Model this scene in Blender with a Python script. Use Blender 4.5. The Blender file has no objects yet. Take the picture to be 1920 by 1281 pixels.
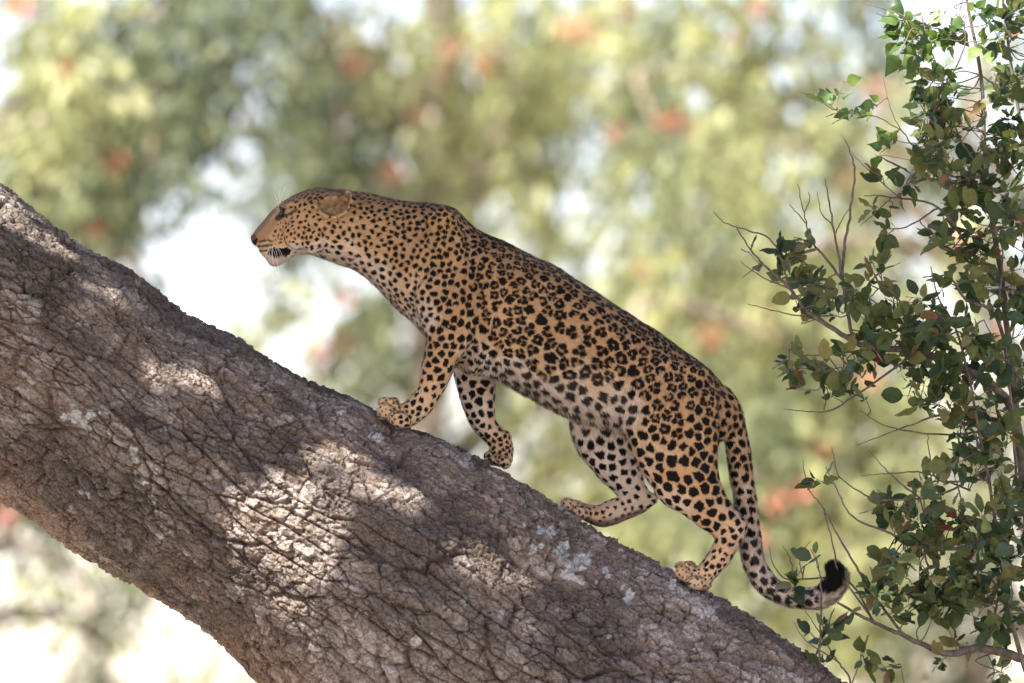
import bpy, math, random
import numpy as np
from mathutils import Vector, Matrix, kdtree

# ------------------------------------------------------------------ camera
scene = bpy.context.scene
PITCH = math.radians(7.0)
CAM = np.array([0.0, 0.0, 1.9])
FOC = 15.0                      # metres from the lens to the leopard
WID = 2.5                       # metres across the frame at that distance
PX = WID / 1920.0               # metres per photo pixel there
RT = np.array([1.0, 0.0, 0.0])
UP = np.array([0.0, -math.sin(PITCH), math.cos(PITCH)])
FW = np.array([0.0, math.cos(PITCH), math.sin(PITCH)])
cam_data = bpy.data.cameras.new("camera")
cam = bpy.data.objects.new("camera", cam_data)
scene.collection.objects.link(cam)
cam.location = CAM
cam.rotation_euler = (math.pi / 2 + PITCH, 0, 0)
cam_data.sensor_width = 36.0
cam_data.lens = 36.0 * FOC / WID
cam_data.clip_start = 0.1
cam_data.clip_end = 5000
cam_data.dof.use_dof = True
cam_data.dof.focus_distance = FOC - 0.06
cam_data.dof.aperture_fstop = 1.9
scene.camera = cam

# ------------------------------------------------------------------ sky, sun, exposure
SUN = np.array([-0.42, -0.52, 0.745]); SUN = SUN / np.linalg.norm(SUN)   # towards the sun
world = bpy.data.worlds.new("World"); scene.world = world
world.use_nodes = True
nt = world.node_tree
bgn = nt.nodes.get("Background") or nt.nodes.new("ShaderNodeBackground")
sky = nt.nodes.new("ShaderNodeTexSky")
sky.sky_type = 'NISHITA'
sky.sun_disc = False
sky.sun_elevation = math.asin(SUN[2])
sky.sun_rotation = math.atan2(SUN[0], SUN[1])
sky.air_density = 1.6
sky.dust_density = 1.2
sky.ozone_density = 1.0
tint = nt.nodes.new("ShaderNodeMix"); tint.data_type = 'RGBA'; tint.blend_type = 'MULTIPLY'
tint.inputs["Factor"].default_value = 1.0
tint.inputs["B"].default_value = (1.13, 0.98, 1.10, 1.0)        # the photograph's white balance: a milky, faintly lilac sky
nt.links.new(sky.outputs[0], tint.inputs["A"])
nt.links.new(tint.outputs["Result"], bgn.inputs[0])
bgn.inputs[1].default_value = 0.064
sl = bpy.data.lights.new("sun", 'SUN')
sl.energy = 4.2
sl.angle = math.radians(0.53)
sl.color = (1.0, 0.94, 0.85)
so = bpy.data.objects.new("sun", sl)
scene.collection.objects.link(so)
so.rotation_euler = Vector(SUN).to_track_quat('Z', 'Y').to_euler()
so.location = (-10, -10, 20)
scene.view_settings.view_transform = 'Standard'
scene.view_settings.look = 'None'
scene.view_settings.exposure = 2.45
scene.view_settings.gamma = 1.0
scene.view_settings.use_curve_mapping = False
scene.render.engine = 'CYCLES'
scene.cycles.use_denoising = True
scene.cycles.max_bounces = 8
scene.cycles.transparent_max_bounces = 8

# ------------------------------------------------------------------ helpers
COL = scene.collection
rng = np.random.default_rng(7)
random.seed(7)

def P(px, py, w=0.0):
    """photo pixel + metres behind (+) or in front (-) of the leopard's plane -> world point(s)"""
    px = np.asarray(px, float); py = np.asarray(py, float); w = np.asarray(w, float)
    k = (FOC + w) / FOC
    u = (px - 960.0) * PX * k
    v = -(py - 640.5) * PX * k
    return CAM + (FOC + w)[..., None] * FW + u[..., None] * RT + v[..., None] * UP

def unP(X):
    d = X - CAM
    z = d @ FW
    return 960 + (d @ RT) / z * FOC / PX, 640.5 - (d @ UP) / z * FOC / PX, z - FOC

def nrm(v):
    return v / np.maximum(np.linalg.norm(v, axis=-1, keepdims=True), 1e-9)

def tag(o, label=None, cat=None, group=None, kind=None):
    if label: o["label"] = label
    if cat: o["category"] = cat
    if group: o["group"] = group
    if kind: o["kind"] = kind
    return o

def empty(name, loc, **kw):
    o = bpy.data.objects.new(name, None)
    o.empty_display_size = 0.2
    o.location = loc
    COL.objects.link(o)
    o["_o"] = [float(a) for a in loc]
    return tag(o, **kw)

def origin_of(parent):
    o = np.zeros(3)
    p = parent
    while p is not None:
        o = o + np.array(p.location); p = p.parent
    return o

def make_mesh(name, verts, faces, mat=None, smooth=True):
    me = bpy.data.meshes.new(name)
    verts = np.ascontiguousarray(verts, dtype=np.float32)
    if isinstance(faces, np.ndarray):
        n, k = faces.shape
        me.vertices.add(len(verts)); me.vertices.foreach_set("co", verts.ravel())
        me.loops.add(n * k); me.loops.foreach_set("vertex_index", faces.astype(np.int32).ravel())
        me.polygons.add(n)
        me.polygons.foreach_set("loop_start", (np.arange(n) * k).astype(np.int32))
        me.update(calc_edges=True)
    else:
        me.from_pydata(verts.tolist(), [], [list(f) for f in faces])
    me.polygons.foreach_set("use_smooth", np.full(len(me.polygons), smooth))
    me.update()
    if mat: me.materials.append(mat)
    return me

def link(name, me, parent=None, **kw):
    o = bpy.data.objects.new(name, me)
    COL.objects.link(o)
    if parent is not None: o.parent = parent
    return tag(o, **kw)

def mesh_obj(name, verts, faces, mat, parent=None, smooth=True, **kw):
    """verts in world space; stored relative to the parent's place"""
    off = origin_of(parent)
    return link(name, make_mesh(name, np.asarray(verts) - off, faces, mat, smooth), parent, **kw)

def color_attr(me, name, rgb):
    a = me.color_attributes.new(name, 'FLOAT_COLOR', 'POINT')
    c = np.ones((len(rgb), 4), np.float32); c[:, :3] = rgb
    a.data.foreach_set("color", c.ravel())

def float_attr(me, name, val):
    a = me.attributes.new(name, 'FLOAT', 'POINT')
    a.data.foreach_set("value", np.asarray(val, np.float32))

class Bag:
    """collects pieces for one mesh"""
    def __init__(s): s.v = []; s.f = []; s.n = 0; s.a = []
    def add(s, v, f, a=None):
        s.v.append(np.asarray(v)); s.f.append(np.asarray(f) + s.n); s.n += len(v)
        if a is not None: s.a.append(np.full(len(v), a))
    def out(s):
        return np.concatenate(s.v), np.concatenate(s.f)

def catmull(pts, n=6):
    p = np.asarray(pts, float)
    if len(p) < 3:
        t = np.linspace(0, 1, n + 1)[:, None]
        return p[0] * (1 - t) + p[-1] * t
    q = np.vstack([2 * p[0] - p[1], p, 2 * p[-1] - p[-2]])
    out = []
    for i in range(1, len(q) - 2):
        t = np.linspace(0, 1, n, endpoint=False)[:, None]
        a, b, c, d = q[i - 1], q[i], q[i + 1], q[i + 2]
        out.append(0.5 * ((2 * b) + (c - a) * t + (2 * a - 5 * b + 4 * c - d) * t ** 2 + (3 * b - a - 3 * c + d) * t ** 3))
    out.append(p[-1:])
    return np.concatenate(out)

def tube(pts, rad, seg=6):
    """closed tapered tube, triangles"""
    pts = np.asarray(pts, float); n = len(pts)
    rad = np.asarray(rad, float) * np.ones(n)
    t = nrm(np.gradient(pts, axis=0))
    ref = np.array([0.31, 0.9, 0.2]); ref = ref / np.linalg.norm(ref)
    a = nrm(np.cross(t, ref)); b = np.cross(t, a)
    th = np.linspace(0, 2 * math.pi, seg, endpoint=False)
    ring = pts[:, None] + rad[:, None, None] * (np.cos(th)[None, :, None] * a[:, None] + np.sin(th)[None, :, None] * b[:, None])
    v = np.concatenate([ring.reshape(-1, 3), pts[:1], pts[-1:]])
    i, j = np.meshgrid(np.arange(n - 1), np.arange(seg), indexing='ij')
    j2 = (j + 1) % seg
    q0, q1, q2, q3 = i * seg + j, i * seg + j2, (i + 1) * seg + j2, (i + 1) * seg + j
    f = np.concatenate([np.stack([q0, q1, q2], -1).reshape(-1, 3), np.stack([q0, q2, q3], -1).reshape(-1, 3)])
    k = np.arange(seg); k2 = (k + 1) % seg
    f = np.concatenate([f, np.stack([np.full(seg, n * seg), k2, k], -1),
                        np.stack([np.full(seg, n * seg + 1), (n - 1) * seg + k, (n - 1) * seg + k2], -1)])
    return v, f

# ---- noise (numpy)
def _hash(ix, iy, iz, seed):
    h = (ix.astype(np.int64) * 374761393 + iy.astype(np.int64) * 668265263 + iz.astype(np.int64) * 2147483647 + seed * 1274126177) & 0xFFFFFFFF
    h = ((h ^ (h >> 13)) * 1274126177) & 0xFFFFFFFF
    h = ((h ^ (h >> 16)) * 2246822519) & 0xFFFFFFFF
    h = h ^ (h >> 15)
    return (h & 0xFFFFFF) / float(0xFFFFFF)

def vnoise(p, seed=0):
    p = np.asarray(p, float)
    if p.shape[-1] == 2: p = np.concatenate([p, np.zeros(p.shape[:-1] + (1,))], -1)
    i = np.floor(p); f = p - i; f = f * f * f * (f * (f * 6 - 15) + 10)
    x, y, z = i[..., 0], i[..., 1], i[..., 2]
    r = 0
    for dx in (0, 1):
        for dy in (0, 1):
            for dz in (0, 1):
                wgt = (f[..., 0] if dx else 1 - f[..., 0]) * (f[..., 1] if dy else 1 - f[..., 1]) * (f[..., 2] if dz else 1 - f[..., 2])
                r = r + wgt * _hash(x + dx, y + dy, z + dz, seed)
    return r * 2 - 1

def fbm(p, octv=4, seed=0, gain=0.5):
    r = 0; a = 1.0; p = np.asarray(p, float)
    for k in range(octv):
        r = r + a * vnoise(p * 2.03 ** k + 17.3 * k, seed + k); a *= gain
    return r

def voronoi(x, y, seed=0, jit=0.9):
    ix, iy = np.floor(x), np.floor(y)
    f1 = np.full(x.shape, 9.0); f2 = np.full(x.shape, 9.0); cid = np.zeros(x.shape)
    lx = np.zeros(x.shape); ly = np.zeros(x.shape)
    for dx in (-1, 0, 1):
        for dy in (-1, 0, 1):
            cx, cy = ix + dx, iy + dy; z = np.zeros_like(cx)
            px = cx + 0.5 + jit * (_hash(cx, cy, z, seed) - 0.5)
            py = cy + 0.5 + jit * (_hash(cx, cy, z, seed + 51) - 0.5)
            d = np.hypot(px - x, py - y)
            m = d < f1
            f2 = np.where(m, f1, np.minimum(f2, d))
            cid = np.where(m, _hash(cx, cy, z, seed + 99), cid)
            lx = np.where(m, x - px, lx); ly = np.where(m, y - py, ly)
            f1 = np.where(m, d, f1)
    return f1, f2, cid, lx, ly

def sstep(a, b, x):
    t = np.clip((x - a) / (b - a), 0, 1)
    return t * t * (3 - 2 * t)

# ---- materials
def new_mat(name):
    m = bpy.data.materials.new(name); m.use_nodes = True
    n = m.node_tree.nodes; l = m.node_tree.links
    return m, n, l, n.get("Principled BSDF"), n.get("Material Output")

def attr_node(n, name):
    a = n.new("ShaderNodeAttribute"); a.attribute_name = name
    return a

def ramp(n, stops):
    r = n.new("ShaderNodeValToRGB")
    el = r.color_ramp.elements
    while len(el) < len(stops): el.new(0.5)
    for e, (p, c) in zip(el, stops):
        e.position = p; e.color = (*c, 1)
    return r

def leaf_material(name, stops, source, rough=0.45, trans=0.3, spec=0.4, detail=60.0):
    """leaf: colour from a per-leaf random value, blotches from noise, light passing through"""
    m, n, l, b, out = new_mat(name)
    if source == 'object':
        s = n.new("ShaderNodeObjectInfo").outputs["Random"]
    else:
        s = attr_node(n, source).outputs["Fac"]
    r = ramp(n, stops); l.new(s, r.inputs[0])
    tc = n.new("ShaderNodeNewGeometry")
    no = n.new("ShaderNodeTexNoise"); no.inputs["Scale"].default_value = detail; no.inputs["Detail"].default_value = 3
    l.new(tc.outputs["Position"], no.inputs["Vector"])
    mp = n.new("ShaderNodeMapRange"); mp.inputs["To Min"].default_value = 0.6; mp.inputs["To Max"].default_value = 1.4
    l.new(no.outputs["Fac"], mp.inputs["Value"])
    mx = n.new("ShaderNodeMix"); mx.data_type = 'RGBA'; mx.blend_type = 'MULTIPLY'; mx.inputs["Factor"].default_value = 1
    l.new(r.outputs[0], mx.inputs["A"]); l.new(mp.outputs[0], mx.inputs["B"])
    l.new(mx.outputs["Result"], b.inputs["Base Color"])
    b.inputs["Roughness"].default_value = rough
    b.inputs["Specular IOR Level"].default_value = spec
    tr = n.new("ShaderNodeBsdfTranslucent")
    hs = n.new("ShaderNodeHueSaturation"); hs.inputs["Hue"].default_value = 0.485
    hs.inputs["Saturation"].default_value = 1.15; hs.inputs["Value"].default_value = 1.5
    l.new(mx.outputs["Result"], hs.inputs["Color"]); l.new(hs.outputs[0], tr.inputs[0])
    ms = n.new("ShaderNodeMixShader"); ms.inputs[0].default_value = trans
    l.new(b.outputs[0], ms.inputs[1]); l.new(tr.outputs[0], ms.inputs[2]); l.new(ms.outputs[0], out.inputs[0])
    return m

def wood_material(name, c1, c2, scale=40.0, rough=0.85):
    m, n, l, b, out = new_mat(name)
    g = n.new("ShaderNodeNewGeometry")
    no = n.new("ShaderNodeTexNoise"); no.inputs["Scale"].default_value = scale; no.inputs["Detail"].default_value = 5
    l.new(g.outputs["Position"], no.inputs["Vector"])
    r = ramp(n, [(0.3, c1), (0.7, c2)]); l.new(no.outputs["Fac"], r.inputs[0]); l.new(r.outputs[0], b.inputs["Base Color"])
    b.inputs["Roughness"].default_value = rough
    bp = n.new("ShaderNodeBump"); bp.inputs["Strength"].default_value = 0.5; bp.inputs["Distance"].default_value = 0.004
    l.new(no.outputs["Fac"], bp.inputs["Height"]); l.new(bp.outputs[0], b.inputs["Normal"])
    return m

# ------------------------------------------------------------------ ground (below the frame; its sunlit sand lights the scene from below)
def build_ground():
    n = 90
    g = np.sign(np.linspace(-1, 1, n)) * np.abs(np.linspace(-1, 1, n)) ** 3 * 2500
    X, Y = np.meshgrid(g, g, indexing='ij')
    rr = np.hypot(X, Y)
    Z = 0.12 * vnoise(np.stack([X, Y], -1) * 0.15, 3) * np.clip(rr / 8, 0, 1) * np.exp(-rr / 400)
    v = np.stack([X, Y, Z], -1).reshape(-1, 3)
    i, j = np.meshgrid(np.arange(n - 1), np.arange(n - 1), indexing='ij')
    a = i * n + j
    f = np.stack([a, a + n, a + n + 1, a + 1], -1).reshape(-1, 4)
    m, nn, l, b, out = new_mat("dry sandy soil")
    ge = nn.new("ShaderNodeNewGeometry")
    no = nn.new("ShaderNodeTexNoise"); no.inputs["Scale"].default_value = 0.6; no.inputs["Detail"].default_value = 8
    l.new(ge.outputs["Position"], no.inputs["Vector"])
    r = ramp(nn, [(0.3, (0.17, 0.14, 0.11)), (0.7, (0.27, 0.235, 0.19))])
    l.new(no.outputs["Fac"], r.inputs[0]); l.new(r.outputs[0], b.inputs["Base Color"])
    b.inputs["Roughness"].default_value = 0.95
    mesh_obj("ground", v, f, m, kind="structure")
build_ground()
# ------------------------------------------------------------------ trees far behind (out of focus)
MAT_FAR_LEAF = leaf_material("sunlit far leaves", [(0.0, (0.045, 0.060, 0.035)), (0.35, (0.12, 0.143, 0.080)), (0.7, (0.25, 0.27, 0.130)), (1.0, (0.36, 0.365, 0.18))],
                             "tone", rough=0.55, trans=0.42, spec=0.3, detail=6.0)
MAT_FAR_BARK = wood_material("pale far bark", (0.16, 0.12, 0.09), (0.34, 0.28, 0.22), 6.0)
MAT_FLOWER, _n, _l, _b, _o = new_mat("orange red petals")
_oi = _n.new("ShaderNodeObjectInfo"); _r = ramp(_n, [(0, (0.30, 0.08, 0.05)), (0.5, (0.46, 0.16, 0.095)), (1, (0.48, 0.24, 0.16))])
_l.new(_oi.outputs["Random"], _r.inputs[0]); _l.new(_r.outputs[0], _b.inputs["Base Color"]); _b.inputs["Roughness"].default_value = 0.6

DENS = ["7777688887676433", "8888588885556533", "8885686665787743", "7722475536788743", "6513346657888843",
        "5533466557888853", "5544555335788753", "6444455456677754", "4555555555555454", "3455555555554454"]
TONE = ["yymdmyyyyyyyymmm", "yyddmdyyyymyyymm", "yydddmdyyymmyymm", "mdmmmmmyyyymyyym", "mmyyymmmmyyyyyym",
        "mmyyymmmmyymyyym", "mmyyyymmyyymyyym", "dmyyyymmyyymyyym", "mmmyyymmyyyyyymm", "mmmmyymmyyyyyymm"]
FLOWERS = [(690, 110), (835, 105), (845, 130), (930, 140), (790, 212), (1090, 50), (1060, 75), (1110, 70), (1160, 18), (1410, 8), (1390, 92), (1240, 235),
           (1140, 255), (190, 297), (655, 655), (625, 640), (600, 660), (1215, 510), (1440, 620), (1465, 945), (1550, 835), (1490, 930),
           (1400, 965), (20, 970), (290, 1180), (1845, 190), (1630, 170), (1300, 250), (30, 20), (740, 340), (650, 560), (1580, 335),
           (1640, 700), (1425, 1010), (170, 430), (1350, 640), (1330, 1130), (1800, 480), (1880, 620), (60, 30), (100, 120)]
FAR_TREES = [  # trunk pixel column, metres behind the leopard's plane, label
    (-260, 13.0, "blurred flowering tree with dark green crown behind the leopard's head"),
    (760, 17.0, "blurred pale yellow-green flowering tree behind the leopard's back"),
    (2060, 15.0, "blurred light green flowering tree behind the leafy shrub"),
]

def leaf_quads(c, d, side, ln, wd):
    """diamond leaf sprays: centre line c->c+d*ln, triangles"""
    a = c; m = c + d * (ln * 0.45)[:, None]; e = c + d * ln[:, None]
    s = side * (wd * 0.5)[:, None]
    v = np.stack([a, m + s, e, m - s], 1).reshape(-1, 3)
    k = np.arange(len(c)) * 4
    f = np.concatenate([np.stack([k, k + 1, k + 2], -1), np.stack([k, k + 2, k + 3], -1)])
    return v, f

def flower_mesh():
    r = np.random.default_rng(3); bag = Bag()
    for i in range(26):
        d = nrm(r.normal(size=3)); c = d * r.uniform(0.01, 0.05)
        t = nrm(np.cross(d, r.normal(size=3))); s = np.cross(d, t)
        ln = r.uniform(0.05, 0.08); w = ln * 0.5
        v = np.array([c, c + d * ln * 0.5 + t * w * 0.5, c + d * ln + s * 0.012, c + d * ln * 0.5 - t * w * 0.5])
        bag.add(v, np.array([[0, 1, 2], [0, 2, 3]]))
    v, f = bag.out()
    return make_mesh("flower_cluster", v, f, MAT_FLOWER, True)

def build_far_trees():
    r = np.random.default_rng(21)
    # clump centres: the frame by the density grid, its surroundings evenly
    cl = []
    for j in range(10):
        for i in range(16):
            d = int(DENS[j][i]); t = TONE[j][i]
            n = r.poisson((d / 8.0) ** 2.1 * 4.5)
            for _ in range(n):
                cl.append((120 * (i + r.random()), 128 * (j + r.random()), {'d': 0.18, 'm': 0.42, 'y': 0.72}[t]))
    for _ in range(620):
        x, y = r.uniform(-1100, 3000), r.uniform(-1300, 1900)
        if -60 < x < 1980 and -60 < y < 1340: continue
        cl.append((x, y, r.uniform(0.2, 0.75)))
    cl = np.array(cl)
    fm = flower_mesh()
    xs = np.array([-120.0, 820.0, 1650.0])
    owner = np.argmin(np.abs(cl[:, 0:1] + r.normal(0, 110, (len(cl), 1)) - xs[None]), axis=1)
    for k, (tx, tw, label) in enumerate(FAR_TREES):
        pts = cl[owner == k]
        w = tw + r.uniform(-1.6, 1.8, len(pts))
        # the middle column of every tree stands on the ground below it
        top = P(tx, 300, tw); base = np.array([top[0], top[1], 0.0])
        root = empty("flowering_tree", base, label=label, cat="tree", group="out of focus trees behind the trunk")
        kk = (FOC + w) / FOC
        C = CAM + (FOC + w)[:, None] * FW + ((pts[:, 0] - 960) * PX * kk)[:, None] * RT + (-(pts[:, 1] - 640.5) * PX * kk)[:, None] * UP
        ok = C[:, 2] > 1.2
        C = C[ok]; tone = pts[ok, 2]
        # trunk and limbs
        hgt = C[:, 2].max()
        tp = catmull([base - [0, 0, 0.2], base + [0.1, 0, 1.3], base + [-0.1, 0.2, 3.0], base + [0.2, 0.3, hgt * 0.62], base + [0.1, 0.2, hgt * 0.9]], 8)
        tv, tf = tube(tp, np.linspace(0.30, 0.05, len(tp)), 10)
        mesh_obj("trunk", tv, tf, MAT_FAR_BARK, root)
        pick = r.choice(len(C), min(34, len(C)), replace=False)
        for q in pick:
            e = C[q]
            zi = np.clip(e[2] - np.linalg.norm((e - base)[:2]) * 0.55, 1.6, hgt * 0.8)
            s = tp[np.argmin(np.abs(tp[:, 2] - zi))]
            mid = s * 0.45 + e * 0.55 + np.array([0, 0, 0.35]) + r.normal(0, 0.12, 3)
            bp = catmull([s, mid, e, e + np.array([0, 0, -0.35]) + r.normal(0, 0.08, 3)], 6)
            bv, bf = tube(bp, np.linspace(0.055, 0.008, len(bp)), 6)
            mesh_obj("limb", bv, bf, MAT_FAR_BARK, root)
        # foliage: drooping sprays round every clump centre
        bag_v, bag_f, bag_t, nv = [], [], [], 0
        for c, t in zip(C, tone):
            n = 95
            if r.random() < 0.62:      # a hanging strand of fine leaflets
                ln_ = r.uniform(0.45, 0.95); tt_ = r.random(n)
                lean = np.array([r.normal(-0.25, 0.35), r.normal(0, 0.2), -1.0])
                off = (tt_ - 0.4)[:, None] * ln_ * lean + r.normal(0, 1, (n, 3)) * np.array([0.075, 0.10, 0.06])
                d = nrm(r.normal(0, 0.45, (n, 3)) + lean * 0.9)
            else:
                off = r.normal(0, 1, (n, 3)) * np.array([0.17, 0.22, 0.17])
                d = nrm(off * [1, 1, 0.3] + r.normal(0, 0.22, (n, 3)) + np.array([0, 0, -0.28]))
            sd = nrm(np.cross(d, r.normal(size=(n, 3))))
            ln = r.uniform(0.07, 0.15, n); wd = ln * r.uniform(0.28, 0.5, n)
            v, f = leaf_quads(c + off, d, sd, ln, wd)
            bag_v.append(v); bag_f.append(f + nv); nv += len(v)
            tt = np.clip(t + r.normal(0, 0.17) + r.normal(0, 0.10, n), 0, 1)
            bag_t.append(np.repeat(tt, 4))
        o = mesh_obj("crown", np.concatenate(bag_v), np.concatenate(bag_f), MAT_FAR_LEAF, root, smooth=False)
        float_attr(o.data, "tone", np.concatenate(bag_t))
        # flower clusters
        for (fx, fy) in FLOWERS:
            if np.argmin(np.abs(fx - xs)) != k: continue
            fw = tw - 1.45 + r.uniform(-0.5, 0.45)
            loc = P(fx, fy, fw) - base
            for q in range(1):
                fo = link("flower_cluster", fm, root)
                fo.location = loc + r.normal(0, 0.03, 3)
                fo.rotation_euler = tuple(r.uniform(0, 6, 3)); s = r.uniform(0.5, 0.85); fo.scale = (s, s, s)
build_far_trees()
# ------------------------------------------------------------------ the leaning tree
AXIS = [  # px, py, w, radius px
    (-3300, -1900, -0.5, 120), (-2500, -1150, -0.3, 185), (-1700, -480, -0.1, 212), (-1000, -25, 0.0, 226), (-430, 336, 0.0, 234), (65, 682, 0.0, 243),
    (366, 883, 0.0, 255), (660, 1062, 0.0, 283), (990, 1270, 0.0, 302), (1340, 1492, 0.0, 322), (1800, 1790, 0.0, 345), (2400, 2250, 0.05, 380), (2800, 2800, 0.1, 430),
    (3000, 3400, 0.1, 520), (3060, 3720, 0.1, 640)]

TOP_EDGE = [(-120, 258), (-60, 298), (0, 340), (60, 388), (120, 436), (170, 470), (240, 502), (300, 547), (350, 587), (430, 624), (460, 641), (520, 682), (600, 722), (680, 754), (740, 795), (800, 812), (860, 837),
            (905, 862), (950, 886), (1000, 917), (1060, 955), (1110, 988), (1150, 1010), (1200, 1036), (1260, 1069), (1330, 1108), (1420, 1160), (1500, 1216), (1580, 1275), (1680, 1342), (1800, 1420)]
LOW_EDGE = [(-140, 850), (-70, 893), (0, 940), (35, 962), (80, 995), (137, 1036), (200, 1072), (260, 1104), (325, 1143), (387, 1186), (440, 1236), (487, 1284), (560, 1345), (640, 1400)]

def bark_height(s, a, raw=False):
    """relief of the bark in metres; s along the trunk, a round it (both metres)"""
    q = np.stack([s, a], -1)
    ws = s + 0.016 * fbm(q * 14, 3, 5); wa = a + 0.0075 * fbm(q * np.array([8, 16]), 3, 9) + 0.03 * vnoise(q * 2.2, 44)
    f1, f2, c1, lx1, ly1 = voronoi(ws / 0.24, wa / 0.052, 11)
    k1 = sstep(0.0, 0.12, f2 - f1)
    ws2 = ws + 0.0052 * fbm(q * 75, 3, 15); wa2 = wa + 0.0036 * fbm(q * 75, 3, 19)
    g1, g2, c2, lx2, ly2 = voronoi(ws2 / 0.052, wa2 / 0.026, 23)
    k2 = sstep(0.03, 0.17, g2 - g1)
    h1, h2, c3, lx3, ly3 = voronoi(ws2 / 0.019, wa2 / 0.011, 37)
    k3 = sstep(0.0, 0.25, h2 - h1)
    m = sstep(-0.35, 0.45, vnoise(q * np.array([4, 6]), 61))          # some zones flake finely, others stay in plates
    h = 0.020 * (k1 - 1) * (0.30 + 0.70 * c1)
    h = h + (0.0105 * (k2 - 1) * (0.35 + 0.65 * c2) + 0.0085 * (c2 - 0.5) + 0.010 * (c2 - 0.3) * lx2 + 0.006 * ly2 * (0.5 - c1)) * (0.45 + 0.55 * m)
    h = h + (0.0030 * (k3 - 1) * (0.2 + c3) + 0.0030 * (c3 - 0.5)) * (1.0 - 0.45 * m)
    h = h + 0.006 * (c1 - 0.5) + 0.007 * fbm(q * np.array([6, 16]), 3, 71) + 0.0030 * fbm(q * np.array([80, 110]), 4, 81, 0.7) + 0.004 * fbm(q * np.array([22, 30]), 2, 87)
    h = h + 0.018 * vnoise(q * np.array([1.6, 5.0]), 91) + 0.007 * fbm(q * np.array([8, 13]), 2, 97)
    return h, k1, k2, c1, c2, c3

def bark_material():
    m, n, l, b, out = new_mat("cracked grey brown bark")
    a = attr_node(n, "bark_color")
    g = n.new("ShaderNodeNewGeometry")
    no = n.new("ShaderNodeTexNoise"); no.inputs["Scale"].default_value = 170; no.inputs["Detail"].default_value = 6; no.inputs["Roughness"].default_value = 0.65
    l.new(g.outputs["Position"], no.inputs["Vector"])
    mp = n.new("ShaderNodeMapRange"); mp.inputs["From Min"].default_value = 0.25; mp.inputs["From Max"].default_value = 0.75
    mp.inputs["To Min"].default_value = 0.4; mp.inputs["To Max"].default_value = 1.6
    l.new(no.outputs["Fac"], mp.inputs["Value"])
    mx = n.new("ShaderNodeMix"); mx.data_type = 'RGBA'; mx.blend_type = 'MULTIPLY'; mx.inputs["Factor"].default_value = 1
    l.new(a.outputs["Color"], mx.inputs["A"]); l.new(mp.outputs[0], mx.inputs["B"])
    b.inputs["Roughness"].default_value = 0.9; b.inputs["Specular IOR Level"].default_value = 0.2
    bp = n.new("ShaderNodeBump"); bp.inputs["Strength"].default_value = 1.0; bp.inputs["Distance"].default_value = 0.006
    l.new(no.outputs["Fac"], bp.inputs["Height"])
    # fine cracks across the plates, running with the trunk
    uv = attr_node(n, "bark_uv")
    nw = n.new("ShaderNodeTexNoise"); nw.inputs["Scale"].default_value = 55; nw.inputs["Detail"].default_value = 3
    l.new(uv.outputs["Vector"], nw.inputs["Vector"])
    sc = n.new("ShaderNodeVectorMath"); sc.operation = 'SCALE'; sc.inputs["Scale"].default_value = 0.010; l.new(nw.outputs["Color"], sc.inputs[0])
    ad = n.new("ShaderNodeVectorMath"); ad.operation = 'ADD'; l.new(uv.outputs["Vector"], ad.inputs[0]); l.new(sc.outputs[0], ad.inputs[1])
    mu = n.new("ShaderNodeVectorMath"); mu.operation = 'MULTIPLY'; mu.inputs[1].default_value = (30.0, 58.0, 1.0); l.new(ad.outputs[0], mu.inputs[0])
    vo = n.new("ShaderNodeTexVoronoi"); vo.feature = 'DISTANCE_TO_EDGE'; vo.voronoi_dimensions = '2D'; vo.inputs["Scale"].default_value = 1.0
    l.new(mu.outputs[0], vo.inputs["Vector"])
    mr = n.new("ShaderNodeMapRange"); mr.inputs["From Max"].default_value = 0.09; l.new(vo.outputs["Distance"], mr.inputs["Value"])
    # splits are mixed towards a dark brown along the crack lines
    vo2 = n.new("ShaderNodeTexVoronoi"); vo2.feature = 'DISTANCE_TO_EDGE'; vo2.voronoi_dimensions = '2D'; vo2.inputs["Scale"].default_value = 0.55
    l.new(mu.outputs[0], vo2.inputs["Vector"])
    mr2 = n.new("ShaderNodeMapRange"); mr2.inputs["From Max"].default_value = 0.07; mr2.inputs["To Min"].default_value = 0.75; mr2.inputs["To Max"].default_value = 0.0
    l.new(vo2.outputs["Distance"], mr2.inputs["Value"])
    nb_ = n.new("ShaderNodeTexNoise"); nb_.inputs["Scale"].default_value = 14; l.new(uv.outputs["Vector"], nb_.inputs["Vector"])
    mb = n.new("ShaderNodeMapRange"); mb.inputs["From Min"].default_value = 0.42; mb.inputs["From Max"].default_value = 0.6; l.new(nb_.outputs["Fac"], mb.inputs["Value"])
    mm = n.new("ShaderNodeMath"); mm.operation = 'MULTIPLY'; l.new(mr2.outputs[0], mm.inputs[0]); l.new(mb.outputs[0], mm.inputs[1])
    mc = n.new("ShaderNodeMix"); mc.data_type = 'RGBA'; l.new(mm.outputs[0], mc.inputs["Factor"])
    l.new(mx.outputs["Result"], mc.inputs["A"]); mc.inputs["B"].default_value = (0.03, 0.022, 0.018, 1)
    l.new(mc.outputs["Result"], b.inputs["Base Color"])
    b3 = n.new("ShaderNodeBump"); b3.inputs["Strength"].default_value = 1.0; b3.inputs["Distance"].default_value = 0.006; b3.invert = True
    l.new(mm.outputs[0], b3.inputs["Height"]); l.new(bp.outputs[0], b3.inputs["Normal"])
    b2 = n.new("ShaderNodeBump"); b2.inputs["Strength"].default_value = 0.75; b2.inputs["Distance"].default_value = 0.004
    l.new(mr.outputs[0], b2.inputs["Height"]); l.new(b3.outputs[0], b2.inputs["Normal"]); l.new(b2.outputs[0], b.inputs["Normal"])
    return m
MAT_BARK = bark_material()

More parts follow.
